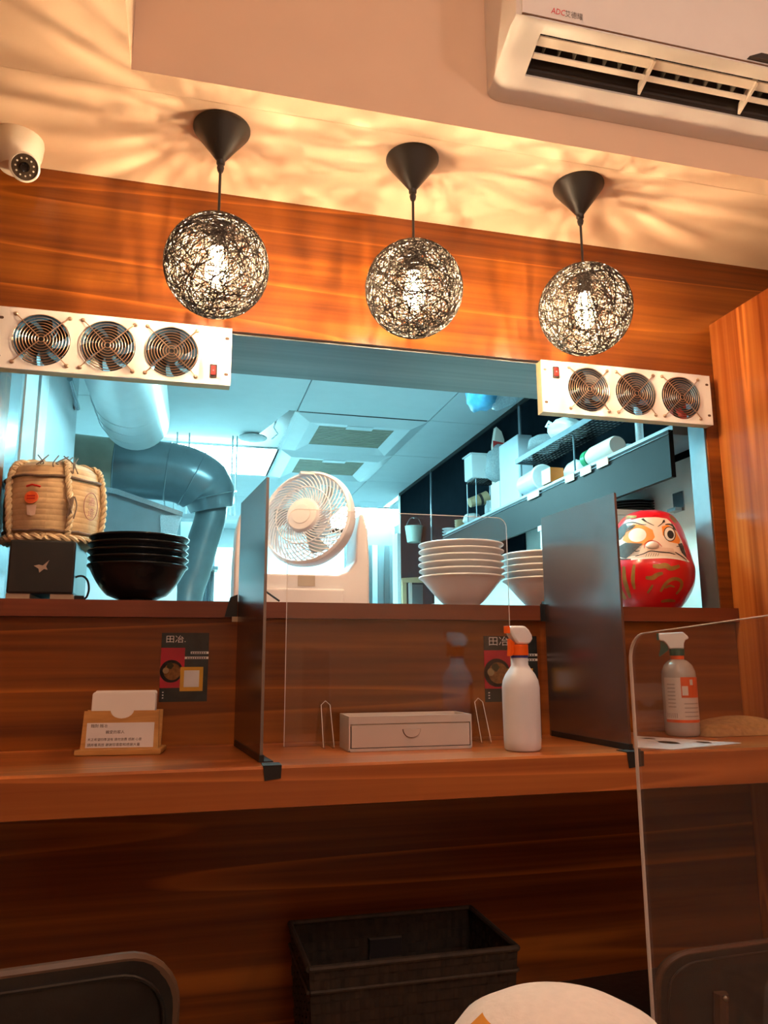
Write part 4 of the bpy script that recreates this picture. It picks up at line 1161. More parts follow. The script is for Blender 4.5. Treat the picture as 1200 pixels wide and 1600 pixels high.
# ------------------------------------------------------------------ daruma doll
dq = at(1021, 950, 0.125)
dm = thing('daruma_doll', 'red daruma doll with white face and gold strokes on the sill', 'doll', (dq.x, 0.125, ZSILL), math.atan2(-(dq.x - CAM.x), 0.125 - CAM.y))
ds = mpp(at(1021, 880, 0.125)) / 6.0             # metres per step of the sketch grid
GX, GY = 492.0, 1142.0
dprof = [(205, 1142), (235, 1122), (275, 1080), (318, 1020), (355, 950), (378, 880), (388, 800), (386, 740), (374, 690), (356, 600), (336, 510), (312, 420), (282, 340), (240, 278), (185, 235), (110, 210), (0, 202)]
DP = [(r * ds, (GY - y) * ds) for r, y in dprof]
def rd(z):
    for (r0, z0), (r1, z1) in zip(DP, DP[1:]):
        if z0 <= z <= z1: return r0 + (r1 - r0) * (z - z0) / max(1e-9, z1 - z0)
    return DP[0][0]
fine = []
for i in range(len(DP) - 1):
    for k in range(3):
        t = k / 3
        a, b, c, d = DP[max(i - 1, 0)], DP[i], DP[i + 1], DP[min(i + 2, len(DP) - 1)]
        f = lambda j: 0.5 * (2 * b[j] + (c[j] - a[j]) * t + (2 * a[j] - 5 * b[j] + 4 * c[j] - d[j]) * t * t + (3 * b[j] - a[j] - 3 * c[j] + d[j]) * t ** 3)
        fine.append((max(0.0, f(0)), f(1)))
DP = fine + [DP[-1]]
DP = [(r, z + 0.0006) for r, z in DP]
body = MB().lathe([(0.0, DP[0][1])] + DP, 64).build('body', 'daruma_red', dm, True, angle=70)
def dpt(gx, gy, off):
    z = (GY - gy) * ds
    r = max(1e-4, rd(z))
    s = max(-0.999, min(0.999, (gx - GX) * ds / r))
    th = math.asin(s)
    r += off
    return Vector((r * math.sin(th), -r * math.cos(th), z))
def dpatch(poly, off, name, mm, rings=7):
    m = MB(); cx = sum(p[0] for p in poly) / len(poly); cy = sum(p[1] for p in poly) / len(poly)
    P = []
    for i in range(len(poly)):                  # densify the outline
        a, b = poly[i], poly[(i + 1) % len(poly)]
        n = max(1, int(math.hypot(b[0] - a[0], b[1] - a[1]) / 22))
        P += [(a[0] + (b[0] - a[0]) * k / n, a[1] + (b[1] - a[1]) * k / n) for k in range(n)]
    n = len(P); base = len(m.v)
    m.v.append(dpt(cx, cy, off))
    for q in range(1, rings + 1):
        t = q / rings
        m.v += [dpt(cx + (x - cx) * t, cy + (y - cy) * t, off) for x, y in P]
    for i in range(n):
        j = (i + 1) % n
        m.f.append((0, 1 + i, 1 + j))
        for q in range(rings - 1):
            m.f.append((1 + q * n + i, 1 + (q + 1) * n + i, 1 + (q + 1) * n + j, 1 + q * n + j))
    return m.build(name, mm, body, True)
def ell(cx, cy, rx, ry, n=28, rot=0.0):
    return [(cx + rx * math.cos(a) * math.cos(rot) - ry * math.sin(a) * math.sin(rot), cy + rx * math.cos(a) * math.sin(rot) + ry * math.sin(a) * math.cos(rot)) for a in [2 * PI * i / n for i in range(n)]]
def dstroke(pts, w, off, name, mm, taper=True):
    P = [Vector((p[0], p[1], 0)) for p in pts]
    P = smooth_path(P, 6); m = MB(); n = len(P); prev = None
    for i, p in enumerate(P):
        t = (P[min(i + 1, n - 1)] - P[max(i - 1, 0)]).normalized()
        q = Vector((-t.y, t.x, 0)); ww = w * (0.35 + 0.65 * math.sin(PI * (0.12 + 0.80 * i / (n - 1)))) if taper else w
        a, b = p + q * ww, p - q * ww
        cur = (dpt(a.x, a.y, off), dpt(b.x, b.y, off))
        if prev: m.quad(prev[0], prev[1], cur[1], cur[0])
        prev = cur
    return m.build(name, mm, body, True)
face = [(190, 470), (230, 380), (320, 318), (430, 303), (560, 305), (660, 318), (715, 380), (745, 450), (775, 540), (795, 620), (800, 690), (820, 712), (700, 690), (560, 690), (420, 690), (300, 692), (225, 670), (188, 590)]
dpatch(face, 0.0004, 'face', 'daruma_skin', 9)
dstroke([(175, 540), (190, 620), (235, 675), (330, 690)], 6, 0.0008, 'face_outline', 'daruma_black')
dstroke([(330, 695), (480, 690), (640, 690), (760, 706), (822, 720)], 9, 0.0008, 'chin_edge', 'daruma_white')
dpatch([(300, 400), (370, 360), (460, 385), (530, 430), (545, 500), (500, 560), (430, 570), (320, 545), (265, 500)], 0.0007, 'cheek_paint', 'daruma_orange')
dpatch([(610, 400), (660, 380), (715, 420), (760, 520), (745, 560), (660, 545), (612, 480)], 0.0007, 'cheek_paint', 'daruma_orange')
dpatch(ell(398, 470, 78, 68), 0.0011, 'eye', 'daruma_white')
dpatch(ell(671, 470, 46, 66), 0.0011, 'eye', 'daruma_white')
dstroke(ell(398, 470, 80, 70) + [(478, 470)], 3.5, 0.0013, 'eye_outline', 'daruma_orange', False)
dstroke(ell(671, 470, 47, 67) + [(718, 470)], 3.5, 0.0013, 'eye_outline', 'daruma_black', False)
dpatch(ell(678, 475, 28, 40), 0.0015, 'pupil', 'daruma_black')
dpatch([(202, 480), (205, 430), (240, 370), (305, 345), (315, 385), (290, 450), (240, 492)], 0.0012, 'brow', 'daruma_grey')
for k in range(7):
    dstroke([(285, 372 + 10 * k), (330, 372 + 7 * k), (390 - 4 * k, 372 + 4 * k)], 2.2, 0.0014, 'brow_hair', 'daruma_black')
dstroke([(210, 420), (270, 350), (360, 340), (440, 372), (480, 378)], 4.5, 0.0014, 'brow_line', 'daruma_black')
dpatch([(215, 610), (228, 555), (290, 530), (370, 545), (440, 555), (400, 590), (340, 640), (290, 680), (240, 660)], 0.0012, 'whisker', 'daruma_grey')
for k in range(8):
    dstroke([(310, 555 + 15 * k), (370, 565 + 13 * k), (440 - 6 * k, 560 + 14 * k)], 2.0, 0.0014, 'whisker_hair', 'daruma_black')
dpatch([(735, 560), (770, 548), (782, 580), (795, 650), (800, 690), (760, 640)], 0.0012, 'whisker', 'daruma_grey')
dpatch([(690, 355), (712, 385), (735, 440), (705, 420)], 0.0012, 'brow', 'daruma_grey')
dpatch([(437, 318), (460, 312), (485, 345), (497, 362), (465, 345)], 0.0014, 'brow_drop', 'daruma_black')
dstroke([(455, 330), (500, 362), (545, 390)], 4, 0.0014, 'brow_line', 'daruma_black')
dpatch([(625, 335), (640, 332), (640, 358), (612, 368)], 0.0014, 'brow_drop', 'daruma_black')
dstroke([(630, 355), (605, 378), (575, 402)], 4, 0.0014, 'brow_line', 'daruma_black')
dstroke([(640, 380), (680, 375), (700, 392)], 6, 0.0014, 'brow_line', 'daruma_black')
dstroke([(450, 600), (460, 555), (510, 532), (565, 550), (598, 590)], 4, 0.0014, 'nose_line', 'tag_red')
nz_ = dpt(520, 578, 0.0)
MB().ball(nz_, 0.016, 0.010, 0.011, 16, 10).build('nose', 'daruma_skin', body, True)
dstroke([(405, 585), (365, 585), (352, 605), (375, 622), (410, 620)], 4, 0.0014, 'moustache', 'daruma_black')
dstroke([(720, 585), (755, 582), (768, 600), (750, 618)], 4, 0.0014, 'moustache', 'daruma_black')
dpatch([(470, 608), (560, 596), (690, 604), (700, 640), (620, 632), (540, 640), (480, 650)], 0.0012, 'upper_lip', 'tag_pink')
dstroke([(370, 668), (440, 650), (500, 628), (580, 640), (660, 648), (705, 662)], 5, 0.0015, 'mouth_line', 'daruma_black')
dstroke([(705, 640), (750, 670), (800, 708)], 5, 0.0015, 'mouth_line', 'daruma_black')
for k in range(6):
    dstroke([(470 + 20 * k, 648), (455 + 20 * k, 680)], 1.6, 0.0014, 'beard_hair', 'daruma_black')
dpatch([(130, 640), (128, 560), (175, 520), (190, 590), (200, 650), (240, 690), (150, 690)], 0.0005, 'side_paint', 'daruma_orange')
for pts, w in (([(150, 300), (230, 285), (320, 275), (400, 290)], 22), ([(690, 280), (715, 320), (735, 350)], 18), ([(168, 760), (180, 860), (215, 960), (260, 1040)], 22), ([(265, 750), (262, 860), (280, 950), (300, 1030)], 19), ([(355, 745), (340, 830), (335, 900), (345, 960)], 17), ([(510, 765), (560, 770), (620, 765), (660, 790), (735, 765)], 24), ([(445, 865), (500, 870), (540, 845), (590, 830)], 20), ([(560, 990), (600, 930), (650, 890), (700, 880), (740, 905), (730, 960), (690, 1010)], 15), ([(450, 1000), (480, 960), (500, 930)], 10), ([(560, 1075), (620, 1065), (680, 1068)], 13), ([(600, 960), (640, 940), (680, 950)], 9)):
    dstroke(pts, w, 0.0008, 'gold_stroke', 'daruma_gold')
for k in range(6):
    dstroke([(118 + 14 * k, 330 + 22 * k), (140 + 12 * k, 345 + 18 * k)], 8, 0.0008, 'gold_stroke', 'daruma_gold')

# black plates behind the doll, little card
q = at(985, 800, 0.55)
for k in range(4):
    r = 0.092
    o = MB().lathe([(0.0, 0.0), (r * 0.7, 0.0), (r, 0.008), (r, 0.011), (r * 0.7, 0.004), (0.0, 0.004)], 36).xf(Matrix.Translation((q.x, 0.55, at(985, 806, 0.55).z + 0.0085 * k))).build('black_plate', 'plate_dark', None, True)
    tag(o, ('lowest' if k == 0 else 'second' if k == 1 else 'third' if k == 2 else 'uppermost') + ' black plate of the stack behind the red doll', 'plate', 'black plates behind the doll')
    if k == 0: zpl = o.location.z
rk = thing('side_rack', 'white kitchen cabinet behind the red doll carrying black plates', 'cabinet', (1.28, 0.6, ZF))
MB().box(1.200, 1.432, 0.456, 0.80, ZF + 0.0005, zpl - 0.0185).build('body', 'kitchen_white', rk, world=True)
MB().box(1.196, 1.434, 0.452, 0.81, zpl - 0.018, zpl - 0.0005).build('top', 'kitchen_bar', rk, world=True)
hk = at(1061, 780, 1.0)
hh_ = thing('wall_hook', 'small steel bracket on the pale wall above the red doll', 'hook', (KX1, atx(1061, 780, KX1).y, atx(1061, 795, KX1).z))
MB().box(-0.004, -0.0005, -0.025, 0.025, -0.01, 0.05).build('plate', 'steel', hh_)
MB().box(-0.03, -0.0045, -0.02, 0.02, -0.01, 0.0).build('lip', 'steel', hh_)
q = at(1081, 949, 0.145)
cd = MB().prism([(-0.014, 0.0006), (0.014, 0.0006), (0.014, 0.034), (-0.014, 0.034)], -0.001, 0.001, 'y').xf(Matrix.Translation((1.262, 0.16, ZSILL)) @ Matrix.Rotation(-0.5, 4, 'Z')).build('picture_card', 'card_green')
tag(cd, 'small green picture card standing right of the red doll', 'card')
MB().lathe([(0.0, 0), (0.008, 0)], 16).xf(Matrix.Translation((0, 0, 0)) ).xf(Matrix.Rotation(-0.5, 4, 'Z') @ Matrix.Translation((0.002, -0.0016, 0.014)) @ Matrix.Rotation(PI / 2, 4, 'X')).build('print', 'card_yellow', cd)

# ------------------------------------------------------------------ kitchen left: jamb, cabinet, ducts, hood
jb = thing('sliding_frame', 'white metal frame posts at the left end of the opening', 'frame', (OX0 + 0.03, 0.18, ZSILL))
XS = -0.395
for ya, yb_, mm, xo in ((0.105, 0.255, 'steel', 0.0), (0.257, 0.302, 'steel_dull', -0.004), (0.304, 0.45, 'kitchen_gloss', 0.0)):
    MB().box(XS - 0.03, XS + xo, ya, yb_, ZF + 0.0005, ZHEAD - 0.002 if ya < 0.27 else ZK - 0.001).build('post', mm, jb, world=True)
cb = thing('kitchen_wall_panel', 'glossy white kitchen side panel at the left behind the straw barrel', 'wall panel', (XS - 0.02, 0.8, ZF))
MB().box(XS - 0.03, XS - 0.016, 0.452, 0.488, ZF + 0.0005, ZK - 0.001).build('groove', 'hole_dark', cb, world=True)
MB().box(XS - 0.03, XS, 0.490, 0.60, ZF + 0.0005, ZK - 0.001).build('edge_profile', 'duct_white', cb, world=True)
MB().box(XS - 0.03, XS, 0.602, 1.164, ZF + 0.0005, ZK - 0.001).build('panel', 'kitchen_gloss', cb, world=True, bevel=0.002)
# white duct running back under the ceiling
e = at(213, 655, 1.55)
rA = 51 * mpp(e)
da = thing('exhaust_duct', 'wide white exhaust duct running back under the kitchen ceiling', 'duct', (e.x, 1.0, e.z - rA))
MB().tube([(e.x - 0.02, 0.57, e.z), (e.x - 0.01, 0.9, e.z), (e.x, 1.50, e.z), (e.x, 1.55, e.z)], [rA, rA, rA, rA * 0.985], 36).build('pipe', 'duct_white', da, True, world=True)
for y in (1.22, 1.33, 1.44):
    MB().ring((e.x - 0.01 + 0.006 * (y - 1), y, e.z), rA + 0.0006, 0.0016, 'y', 40, 5).build('seam', 'duct_white', da, True, world=True)
# chrome lamp rod on the left
pa, pb_ = atx(109, 592, -0.383), atx(121, 638, -0.383)
lr = thing('chrome_rod', 'short chrome rod hanging beside the white exhaust duct', 'rod', tuple(pb_))
MB().tube([pa, pb_], 0.009, 12).build('rod', 'steel', lr, True, world=True)
MB().box(pb_.x - 0.011, pb_.x - 0.0095, pb_.y - 0.012, pb_.y + 0.012, pb_.z - 0.004, pb_.z + 0.03).build('end_clip', 'lamp_black', lr, world=True)
MB().tube([(pa.x, pa.y + 0.02, pa.z), (pa.x, pa.y + 0.02, ZK - 0.001)], 0.006, 8).build('hanger', 'steel', lr, True, world=True)
# grey duct elbowing down behind it
YD = 1.85
pts = [at(95, 722, YD), at(180, 731, YD), at(262, 737, YD), at(300, 748, YD), at(324, 768, YD + 0.02), at(331, 797, YD + 0.03)]
rB = 46 * mpp(at(250, 740, YD))
db = thing('elbow_duct', 'blue grey duct elbow bending down behind the white duct', 'duct', tuple(at(250, 790, YD)))
P = smooth_path(pts, 6)
n1 = 7
MB().tube(P[:n1], rB * 0.99, 32).build('foil_sleeve', 'duct_tan', db, True, world=True)
MB().tube(P[n1 - 1:], [rB] * (len(P) - n1 - 8) + [rB * (1 - 0.035 * k) for k in range(9)], 32).build('pipe', 'duct_blue', db, True, world=True)
for i in (n1 - 1, 12, 18, 22, 26):
    t = (P[min(i + 1, len(P) - 1)] - P[i - 1]).normalized(); u = t.orthogonal().normalized(); w_ = t.cross(u)
    rr = rB * (1.012 if i < 22 else 0.93)
    MB().tube([P[i] + rr * (math.cos(a) * u + math.sin(a) * w_) for a in [2 * PI * k / 32 for k in range(32)]], 0.003, 5, True).build('seam', 'duct_blue', db, True, world=True)
# film duct hanging down to the hood
q0, q1 = at(322, 795, YD + 0.03), at(292, 930, YD + 0.03)
dc = db
MB().tube(smooth_path([at(331, 790, YD + 0.03), at(328, 812, YD + 0.03), at(316, 850, YD + 0.03), at(305, 890, YD + 0.03), q1, at(285, 990, YD)], 5), 24 * mpp(q0), 24).build('film_sleeve', 'duct_grey', dc, True, world=True)
# hood
YH = 1.35
hp = [at(150, 762, YH), at(182, 768, YH), at(283, 803, YH), at(276, 838, YH), at(150, 850, YH)]
hd = thing('cooker_hood', 'steel cooker hood behind the black bowls', 'hood', tuple(at(215, 850, YH)))
MB().prism([(p.x, p.z) for p in hp], YH, YH + 0.45, 'y').build('body', 'duct_blue', hd, True, world=True, bevel=0.01)
hp2 = [at(146, 758, YH), at(184, 765, YH), at(286, 801, YH), at(285, 808, YH), at(182, 773, YH), at(146, 766, YH)]
MB().prism([(p.x, p.z) for p in hp2], YH - 0.012, YH - 0.0005, 'y').build('rim', 'steel', hd, world=True)
MB().prism([(p.x, p.z) for p in (at(250, 806, YH), at(284, 806, YH), at(275, 840, YH), at(252, 840, YH))], YH - 0.010, YH - 0.0006, 'y').build('film', 'plastic_film', hd, world=True)
# steel prep unit behind the bowls
sp = thing('prep_unit', 'steel kitchen unit behind the black box and bowls', 'kitchen unit', (-0.25, 1.3, ZF))
MB().box(-0.72, at(275, 930, 1.3).x, 1.25, 1.75, ZF + 0.0005, at(200, 905, 1.25).z).build('body', 'board_blue', sp, world=True)
# hanging white shelf
YS = 2.2
a0, a1 = at(272, 806, YS), at(377, 812, YS)
hs = thing('hanging_shelf', 'white shelf hanging from rods behind the elbow duct', 'shelf', ((a0.x + a1.x) / 2, YS, a0.z))
MB().box(a0.x, a1.x, YS, YS + 0.10, a0.z - 0.010, a0.z + 0.014).build('board', 'kitchen_bar', hs, world=True)
for px in (271.5, 291, 360, 367):
    p = at(px, 800, YS + 0.05)
    MB().tube([(p.x, YS + 0.05, a0.z + 0.0145), (p.x, YS + 0.05, ZK - 0.001)], 0.0045, 6).build('rod', 'kitchen_bar', hs, True, world=True)
# back shelf with ladles
YW = 2.7
b0, b1 = at(284, 886, YW), at(341, 886, YW)
ws = thing('back_shelf', 'grey wall shelf with hanging utensils far behind the black bowls', 'shelf', ((b0.x + b1.x) / 2, YW, b0.z))
MB().box(b0.x - 0.4, b1.x, YW, YW + 0.15, b0.z - 0.009, b0.z + 0.009).build('board', 'duct_blue', ws, world=True)
MB().box(b0.x - 0.4, at(335, 900, YW + 0.15).x, YW + 0.151, YW + 0.16, ZF + 0.0005, at(300, 800, YW).z).build('back_panel', 'steel_dull', ws, world=True)
for k in range(11):
    px = 264 + 6.4 * k; p = at(px, 905, YW + 0.08)
    top = b0.z - 0.009 - (0.0 if k % 3 else 0.03)
    MB().tube([(p.x, YW + 0.08, top), (p.x, YW + 0.08, at(px, 945 + (k % 4) * 5, YW + 0.08).z)], 0.006 if k % 2 else 0.010, 6).build('ladle', 'steel', ws, True, world=True)
c0, c1 = at(335, 855, 3.2), at(378, 855, 3.2)
struct('wall_kitchen_middle', MB().box(c0.x, c1.x + 0.06, 3.2, 3.25, ZF, c0.z), 'kitchen_cream', 'pale short wall in the depth of the kitchen')

# kitchen back right: doorway, jamb, curtain
YJ = 3.55
d0, d1 = at(617, 880, YJ).x, at(632, 880, YJ).x
struct('door_1', MB().box(d0, d1, YJ, YJ + 0.06, ZF, at(625, 822, YJ).z), 'kitchen_bar', 'white door jamb in the depth of the kitchen')
cu = thing('strip_curtain', 'pale strip curtain in the far kitchen doorway right of the fan', 'curtain', (at(595, 900, 4.3).x, 4.3, ZF))
for (pa, pb, mm) in ((576, 581, 'curtain_dark'), (582, 590, 'curtain_pale'), (591, 599, 'curtain_mid'), (601, 608, 'curtain_dark'), (609, 616, 'curtain_mid')):
    x0, x1 = at(pa, 880, 4.3).x, at(pb, 880, 4.3).x
    MB().box(x0, x1, 4.3, 4.31, ZF + 0.0005, at(590, 852, 4.3).z).build('strip', mm, cu, world=True)
x0, x1 = at(540, 830, 4.4).x, at(619, 830, 4.4).x
struct('wall_kitchen_door', MB().box(x0, x1, 4.4, 4.45, ZF, at(590, 826, 4.4).z), 'curtain_mid', 'grey wall around the far kitchen doorway')
# framed hatch behind white bowls
YQ = 2.9
f0, f1, f2, f3 = at(629, 905, YQ), at(672, 890, YQ), at(672, 945, YQ), at(629, 945, YQ)
fr = thing('wooden_frame_unit', 'wooden framed cabinet front behind the white bowl stack', 'cabinet', (f0.x + 0.1, YQ, ZF))
MB().box(f0.x, f0.x + 0.025, YQ, YQ + 0.03, ZF + 0.0005, f0.z).build('stile', 'cardboard', fr, world=True)
MB().box(f0.x + 0.045, f0.x + 0.06, YQ, YQ + 0.03, ZF + 0.0005, f0.z - 0.02).build('stile', 'box_grey', fr, world=True)
MB().prism([(f0.x - 0.006, f0.z - 0.02), (f1.x + 0.2, f0.z - 0.02), (f1.x + 0.2, f0.z + 0.035), (f0.x - 0.006, f0.z + 0.006)], YQ - 0.01, YQ - 0.0005, 'y').build('rail', 'cardboard', fr, world=True)
MB().box(f0.x + 0.061, f1.x + 0.3, YQ + 0.01, YQ + 0.03, ZF + 0.0005, f0.z - 0.03).build('door', 'duct_blue', fr, world=True)

# ------------------------------------------------------------------ things on the long shelf
XI = 1.352
def spot(px, py=None):
    return atx(px, py or 760, XI)
def crumple(w, d, h, seed, sub=3):
    """sagging bag: noisy blob with a gathered top, base at z=0"""
    rnd = random.Random(seed)
    bm = bmesh.new(); bmesh.ops.create_icosphere(bm, subdivisions=sub, radius=1.0)
    ph = [(Vector((rnd.gauss(0, 1), rnd.gauss(0, 1), rnd.gauss(0, 1))), rnd.uniform(0, 6), rnd.uniform(2, 6)) for _ in range(10)]
    m = MB()
    for v in bm.verts:
        p = v.co.normalized()
        k = 1 + sum(0.045 * math.sin(f * p.dot(a) + o) for a, o, f in ph)
        q = p * k
        m.v.append(Vector((q.x * w / 2, q.y * d / 2, max(0.0, (q.z * 0.5 + 0.5) * h))))
    m.f = [tuple(x.index for x in f.verts) for f in bm.faces]
    bm.free(); return m
def place(m, px, w, py=None, z=None, dx=0.0):
    p = spot(px, py)
    return m.xf(Matrix.Translation((XI + dx, p.y, (z if z is not None else ZS + 0.0165)))), p
def sz(px, n, py=None): return n * mpp(spot(px, py))
ZB = ZS + 0.0165
def hpx(px, ptop): return max(0.02, atx(px, ptop, XI).z - ZB)
# tall blue grey board box
w = sz(806, 24)
m, p = place(MB().box(-w / 2, w / 2, -0.10, 0.10, 0, hpx(806, 688)), 806, w, 730)
t = tag(m.build('tall_box', 'board_blue', None, bevel=0.003), 'tall pale blue box standing on the long shelf', 'box')
# small wire stand with post, tub and bag on it
w = sz(752, 46)
zst = atx(752, 753, XI).z
wr = thing('wire_stand', 'small dark wire stand on the shelf under the clear tub', 'stand', (XI, spot(756, 750).y + 0.012, ZB))
m = MB()
for i in range(9):
    u = -0.06 + 0.015 * i
    m.tube([(u, -0.06, zst - ZB - 0.003), (u, 0.06, zst - ZB - 0.003)], 0.0014, 4)
    m.tube([(-0.06, u, zst - ZB - 0.006), (0.06, u, zst - ZB - 0.006)], 0.0014, 4)
m.build('wire_deck', 'lamp_black', wr)
for ux in (-0.058, 0.058):
    for uy in (-0.058, 0.058):
        MB().tube([(ux, uy, 0.0006), (ux, uy, zst - ZB - 0.007)], 0.0025, 6).build('leg', 'steel_dull', wr, True)
yb = wr.location.y
tw = sz(748, 40)
tub = thing('plastic_tub', 'clear plastic tub with lid on the small wire stand', 'tub', (XI - 0.02, yb - 0.0, zst + 0.001))
th_ = atx(748, 713, XI).z - zst
MB().prism(rrect(-tw * 0.44, tw * 0.40, 0.0, th_ * 0.93, 0.006), -0.05, 0.05, 'y').build('body', 'tub', tub, bevel=0.004)
MB().box(-tw * 0.50, tw * 0.45, -0.055, 0.055, th_ * 0.86, th_ * 0.90).build('lid_rim', 'tub', tub)
bw_ = sz(780, 40)
m, p = place(crumple(bw_, 0.10, atx(780, 697, XI).z - atx(780, 752, XI).z, 3), 779, 0, 730, atx(780, 752, XI).z, 0.0)
m.xf(Matrix.Translation((0.0, 0.0, 0)))
tag(m.build('plastic_bag', 'plastic_bag', None, True, angle=80), 'bulky clear plastic bag between the tub and the tall pale blue box', 'bag')
# paper sack with red band
pb = atx(788, 700, XI); w = sz(788, 22)
sk = thing('paper_sack', 'pale paper sack with red band sticking up behind the clear bag', 'bag', (XI + 0.03, 1.585, ZB))
h1 = atx(788, 676, XI + 0.03).z - ZB + 0.05
MB().prism([(-w * 0.4, 0.0006), (w * 0.5, 0.0006), (w * 0.5, h1 * 0.86), (w * 0.3, h1 * 0.95), (-w * 0.1, h1), (-w * 0.35, h1 * 0.8)], -0.016, 0.016, 'y').build('sack', 'label_white', sk)
MB().prism([(-w * 0.42, h1 * 0.76), (w * 0.52, h1 * 0.74), (w * 0.52, h1 * 0.82), (-w * 0.42, h1 * 0.84)], -0.0175, -0.0162, 'y').build('red_band', 'red_band', sk)
# small labelled box
w = sz(786, 22)
m, p = place(MB().box(-w / 2, w / 2, -0.05, 0.05, 0, hpx(786, 754)), 784, w, 775)
t = m.build('small_carton', 'tub'); tag(t, 'small pale carton with label left of the tall blue box', 'carton')
hh2 = hpx(786, 754)
MB().box(-w * 0.35, w * 0.2, -0.0512, -0.0502, hh2 * 0.35, hh2 * 0.85).build('label', 'label_white', t)
# tan paper cup lying
c = atx(757, 782, XI)
cp_ = thing('paper_cup', 'tan paper cup lying under the small wire stand', 'cup', (XI - 0.02, c.y + 0.02, c.z - 0.025))
MB().lathe([(0.022, -0.05), (0.026, 0.0), (0.032, 0.045), (0.029, 0.045), (0.020, -0.046), (0.0, -0.046)], 24).xf(Matrix.Rotation(1.25, 4, 'Y')).xf(Matrix.Translation((0, 0, 0.03))).build('cup', 'cardboard', cp_, True)
MB().lathe([(0.0262, 0.0), (0.0285, 0.012), (0.0292, 0.012), (0.0272, 0.0)], 24).xf(Matrix.Rotation(1.25, 4, 'Y')).xf(Matrix.Translation((0, 0, 0.03))).build('dark_sleeve', 'bowl_print', cp_, True)
# glass jar, wooden bowls, white plates, bag
w = sz(768, 20)
m, p = place(MB().lathe([(0.0, 0.0006), (w * 0.45, 0.0006), (w * 0.5, 0.01), (w * 0.5, 0.055), (w * 0.36, 0.07), (w * 0.36, 0.08), (0.0, 0.08)], 24), 767, w, 785)
tag(m.build('glass_jar', 'plastic_bag', None, True), 'clear round jar on the shelf below the tan cup', 'jar')
w = sz(737, 26)
m, p = place(crumple(w, 0.10, 0.07, 9), 738, w, 800)
tag(m.build('plastic_bag', 'bag_white', None, True, angle=80), 'small white bag on the shelf beside the wooden bowls', 'bag')
w = sz(719, 20)
for k in range(4):
    m, p = place(MB().lathe([(0.0, 0.0), (w * 0.28, 0.0), (w * 0.5, 0.022), (w * 0.47, 0.022), (w * 0.25, 0.004), (0.0, 0.004)], 24), 720, w, 815, ZB + 0.0006 + 0.0125 * k)
    tag(m.build('wooden_bowl', 'wood_bowl', None, True), ('lowest', 'second', 'third', 'uppermost')[k] + ' pale wooden bowl of the stack at the far shelf end', 'bowl', 'wooden bowls on the shelf')
w = sz(700, 22)
for k in range(3):
    m, p = place(MB().lathe([(0.0, 0.0), (w * 0.3, 0.0), (w * 0.52, 0.012), (w * 0.5, 0.013), (w * 0.28, 0.003), (0.0, 0.003)], 24), 702, w, 822, ZB + 0.0006 + 0.016 * k)
    tag(m.build('white_plate', 'tub', None, True), ('lowest', 'middle', 'uppermost')[k] + ' white plate of the stack left of the wooden bowls', 'plate', 'white plates on the shelf')
# hanging mint tub on the dark panel
c = atx(648, 835, KX1 - 0.07)
mb_ = thing('hanging_bucket', 'pale green bucket hanging on the dark wall panel', 'bucket', (KX1 - 0.075, c.y, c.z - 0.05))
MB().lathe([(0.0, 0.0), (0.042, 0.0), (0.056, 0.10), (0.058, 0.10), (0.053, 0.10), (0.040, 0.004), (0.0, 0.004)], 28).build('body', 'mint', mb_, True)
MB().tube(smooth_path([(-0.055, 0, 0.09), (-0.02, 0, 0.15), (0.03, 0, 0.15), (0.055, 0, 0.09)], 5), 0.003, 6).build('handle', 'steel', mb_, True)
MB().box(0.0, 0.0629, -0.004, 0.004, 0.148, 0.158).build('hook', 'steel', mb_)
# wire rack above the shelf
zr = atx(900, 672, XI).z
y0r, y1r = atx(985, 640, XI).y, atx(832, 705, XI).y
y0r = max(0.18, y0r)
rc = thing('wire_rack', 'dark wire mesh rack hung above the long shelf', 'rack', (XI, (y0r + y1r) / 2, ZB))
zr = 1.932
m = MB()
y = y0r
while y < y1r:
    m.tube([(FX + 0.01, y, zr), (KX1 - 0.0125, y, zr)], 0.0016, 4); y += 0.026
x = FX + 0.012
while x < KX1 - 0.015:
    m.tube([(x, y0r, zr + 0.003), (x, y1r, zr + 0.003)], 0.0016, 4); x += 0.017
m.build('mesh_deck', 'lamp_black', rc, world=True)
MB().box(FX + 0.006, FX + 0.010, y0r, y1r, zr - 0.012, zr + 0.008).build('front_rail', 'steel_dull', rc, world=True)
MB().box(FX + 0.006, KX1 - 0.013, y1r + 0.001, y1r + 0.006, zr - 0.012, zr + 0.008).build('end_rail', 'steel', rc, world=True)
for yy in (y0r + 0.28, y1r + 0.0015):
    MB().tube([(FX + 0.03, yy, ZB + 0.0006), (FX + 0.03, yy, zr - 0.013)], 0.0035, 6).build('post', 'steel_dull', rc, True, world=True)
def on_rack(px, wpx, hpx_, seed, mm, label, dd=0.14):
    p = atx(px, 665, XI); w = wpx * mpp(p)
    o = crumple(w, dd, hpx_ * mpp(p), seed).xf(Matrix.Translation((XI - 0.005, p.y, zr + 0.0055))).build('plastic_bag', mm, None, True, angle=80)
    return tag(o, label, 'bag')
on_rack(850, 46, 30, 21, 'plastic_bag', 'flat clear bag with green clip at the far end of the wire rack')
o = on_rack(888, 60, 34, 22, 'bag_white', 'knotted white bag on the wire rack under the right fan panel')
MB().tube([(-0.05, 0, 0.05), (-0.07, 0.01, 0.068), (-0.075, 0.02, 0.05)], 0.007, 6).build('knot', 'bag_white', o, True)
